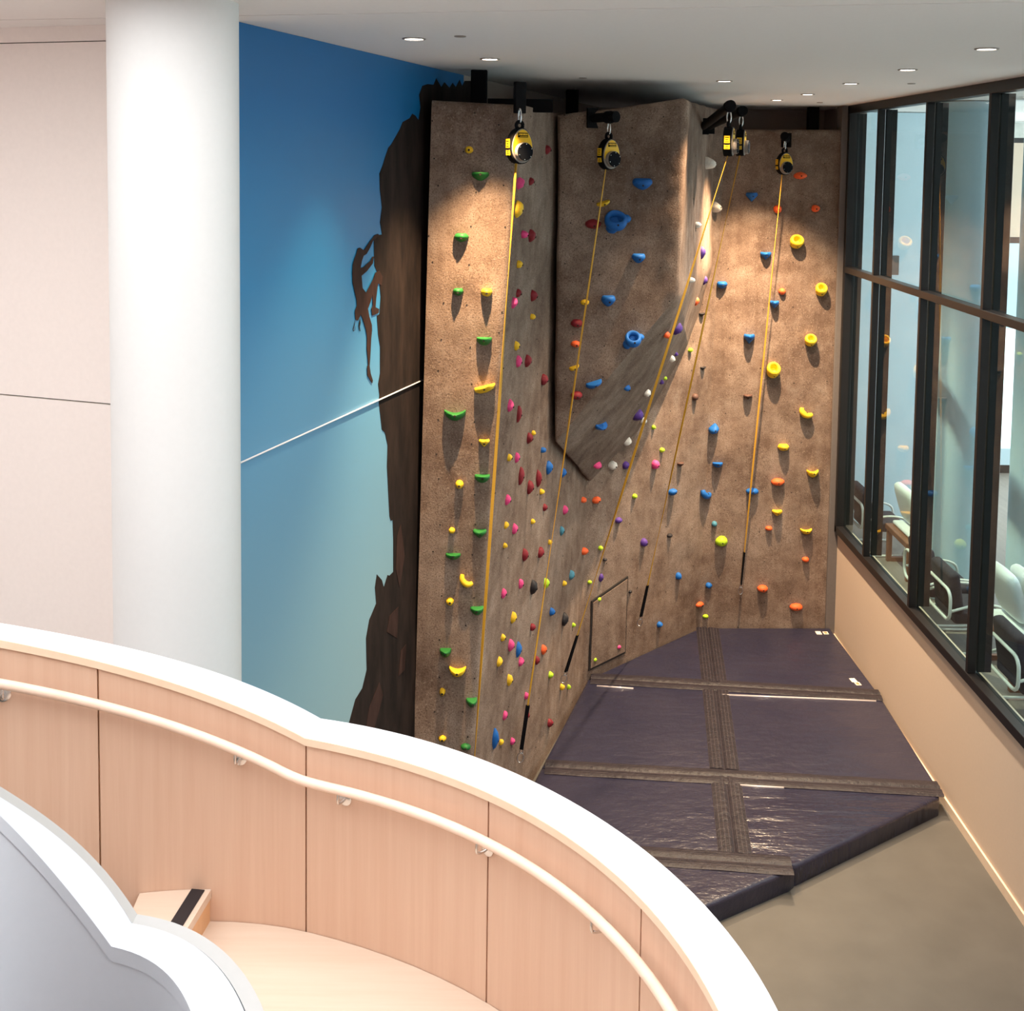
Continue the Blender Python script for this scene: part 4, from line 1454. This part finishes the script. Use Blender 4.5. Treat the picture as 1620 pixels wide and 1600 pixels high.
for (x, y, D, lab) in ((1505, 900, 14.75, 'round pale pillar behind the glass by the middle armchair'), (1646, 700, 14.0, 'round pale pillar behind the glass at the right frame edge')):
    p = PY(x, y, D)
    bm = NB(); a_lathe(bm, [(0, ZN), (.34, ZN), (.34, CZ), (0, CZ)], Matrix.Translation((p.x, p.y, 0)), 48)
    tag(obj('lounge_pillar', bm, M['paleblue'], None, True, 40), lab, 'pillar')
# far facade with its window openings
YF = 20.8
def fz(y): return PY(1595, y, YF).z
wf = empty('wall_lounge_far', kind='structure')
def fpiece(name, za, zb, mat, x0=XEND, x1=11, t=.2):
    bm = NB(); a_box(bm, ((x0 + x1) / 2, YF + t / 2, (za + zb) / 2), (x1 - x0, t, zb - za)); obj(name, bm, mat, wf)
fpiece('lintel_wall', fz(218), CZ, M['board'])
fpiece('head_bar', fz(226), fz(218), M['frame'], t=.24)
fpiece('blind_panel', fz(375), fz(226), M['beige'])
fpiece('sill_bar', fz(385), fz(375), M['frame'], t=.24)
fpiece('spandrel', fz(520), fz(385), M['paleblue'])
fpiece('lower_wall', fz(736), fz(710), M['paleblue'])
fpiece('base_bar', ZN, fz(736), M['frame'], t=.24)


def armchair(y, lab):
    x = 5.12
    c = empty('armchair', lab, 'armchair', (x + .3, y, ZN), 'armchairs with white tube frames behind the glass')
    W, z0, z1 = .74, ZN + .40, ZN + .76
    def rr(px_, w, za, zb, r=.12):
        pts = []
        for cx, cz, a0 in ((w / 2 - r, zb - r, 0), (-w / 2 + r, zb - r, 90), (-w / 2 + r, za + r, 180), (w / 2 - r, za + r, 270)):
            for k in range(5):
                a = math.radians(a0 + 22.5 * k)
                pts.append(V((px_, y + cx + r * math.cos(a), cz + r * math.sin(a))))
        return pts
    bm = NB(); a_tube(bm, rr(x, W, z0, z1), .019, 10, True); obj('back_hoop', bm, M['tube'], c, True)
    for s in (-1, 1):
        yy = y + s * (W / 2 - .02)
        bm = NB()
        a_tube(bm, spline([V((x + .02, yy, z0 + .12)), V((x + .35, yy, z0 + .2)), V((x + .62, yy, z0 + .16)), V((x + .68, yy, z0)), V((x + .62, yy, ZN + .06)), V((x + .5, yy, ZN + .02)), V((x + .1, yy, ZN + .02))], 5), .017, 8)
        obj('leg', bm, M['tube'], c, True)
    bm = NB(); a_tube(bm, [V((x + .1, y - W / 2 + .02, ZN + .02)), V((x + .1, y + W / 2 - .02, ZN + .02))], .017, 8); obj('base_bar', bm, M['tube'], c, True)
    bm = NB(); a_box(bm, (x + .36, y, ZN + .42), (.58, W - .1, .14)); bev(bm, .04, 3); obj('seat', bm, M['cushion'], c, True, 50)
    bm = NB(); a_box(bm, (x + .10, y, ZN + .70), (.13, W - .10, .50), Matrix.Rotation(-.16, 3, 'Y')); bev(bm, .045, 3); obj('backrest', bm, M['cushion'], c, True, 50)
    return c
armchair(16.5, 'charcoal armchair with white tube hoop, farthest along the glass')
armchair(14.0, 'charcoal armchair mostly hidden behind the second mullion, beyond the wooden bench')
armchair(13.2, 'charcoal armchair with white tube hoop in the middle bay of the window')
armchair(11.42, 'charcoal armchair with white tube hoop at the right edge, nearest')


def bench(y, lab, plab):
    x0, x1, zt = 5.42, 6.25, ZN + .54
    L = .9
    b = empty('bench', lab, 'bench', ((x0 + x1) / 2, y, ZN), 'wooden benches behind the glass')
    bm = NB(); a_box(bm, ((x0 + x1) / 2, y, zt - .04), (x1 - x0, L, .08)); bev(bm, .008, 1); obj('bench_top', bm, M['wood2'], b)
    bm = NB(); a_box(bm, ((x0 + x1) / 2 + .03, y, zt + .03), (x1 - x0 - .12, L - .06, .06)); bev(bm, .025, 2); obj('seat_pad', bm, M['fluff'], b, True, 50)
    for s in (-1, 1):
        yy = y + s * (L / 2 - .05)
        for xx in (x0 + .05, x1 - .05):
            bm = NB(); a_box(bm, (xx, yy, (ZN + zt - .08) / 2), (.07, .06, zt - .08 - ZN)); bev(bm, .005, 1); obj('leg', bm, M['wood2'], b)
        bm = NB(); a_box(bm, ((x0 + x1) / 2, yy, ZN + .03), (x1 - x0 - .16, .06, .06)); obj('foot_rail', bm, M['wood2'], b)
    for k, (dx, dy, lb) in enumerate(((.20, .12, plab[0]), (.42, .05, plab[1]))):
        bm = NB()
        bmesh.ops.create_icosphere(bm, subdivisions=3, radius=1)
        for v in bm.verts:
            q = v.co
            e = lambda t_, p_: math.copysign(abs(t_) ** p_, t_)
            v.co = V((e(q.x, .7) * .075, e(q.y, .38) * .34, e(q.z, .42) * .29))
            v.co *= 1 + .05 * noise.noise(q * 2 + V((k, y, 0)))
        T = Matrix.Translation((x0 + dx, y + dy, zt + .06 + .275)) @ Matrix.Rotation(.34, 4, 'Y') @ Matrix.Rotation(.12, 4, 'X')
        T = Matrix.Translation((x0 + dx, y + dy, zt + .06 + .305)) @ Matrix.Rotation(-.30, 4, 'Y')
        o = tag(obj('pillow', bm, M['fluff'], None, True), lb, 'pillow', 'white fleece pillows on the benches')
        o.matrix_world = T
bench(15.6, 'dark wooden bench between armchairs in the second bay, farther one',
      ('white fleece pillow on the farther bench, nearer the glass', 'white fleece pillow on the farther bench, behind the other one'))
bench(12.35, 'dark wooden bench between armchairs near the right frame edge',
      ('white fleece pillow on the nearer bench, closest to the glass', 'white fleece pillow on the nearer bench, leaning behind another'))
# thermostat plate on the lounge end wall
p = PY(1416, 420, 17.68)
bm = NB(); a_box(bm, (p.x, 17.688, p.z), (.12, .02, .30))
tag(obj('wall_plate', bm, M['trimgrey']), 'small grey rectangular plate on the pale lounge wall', 'wall plate')
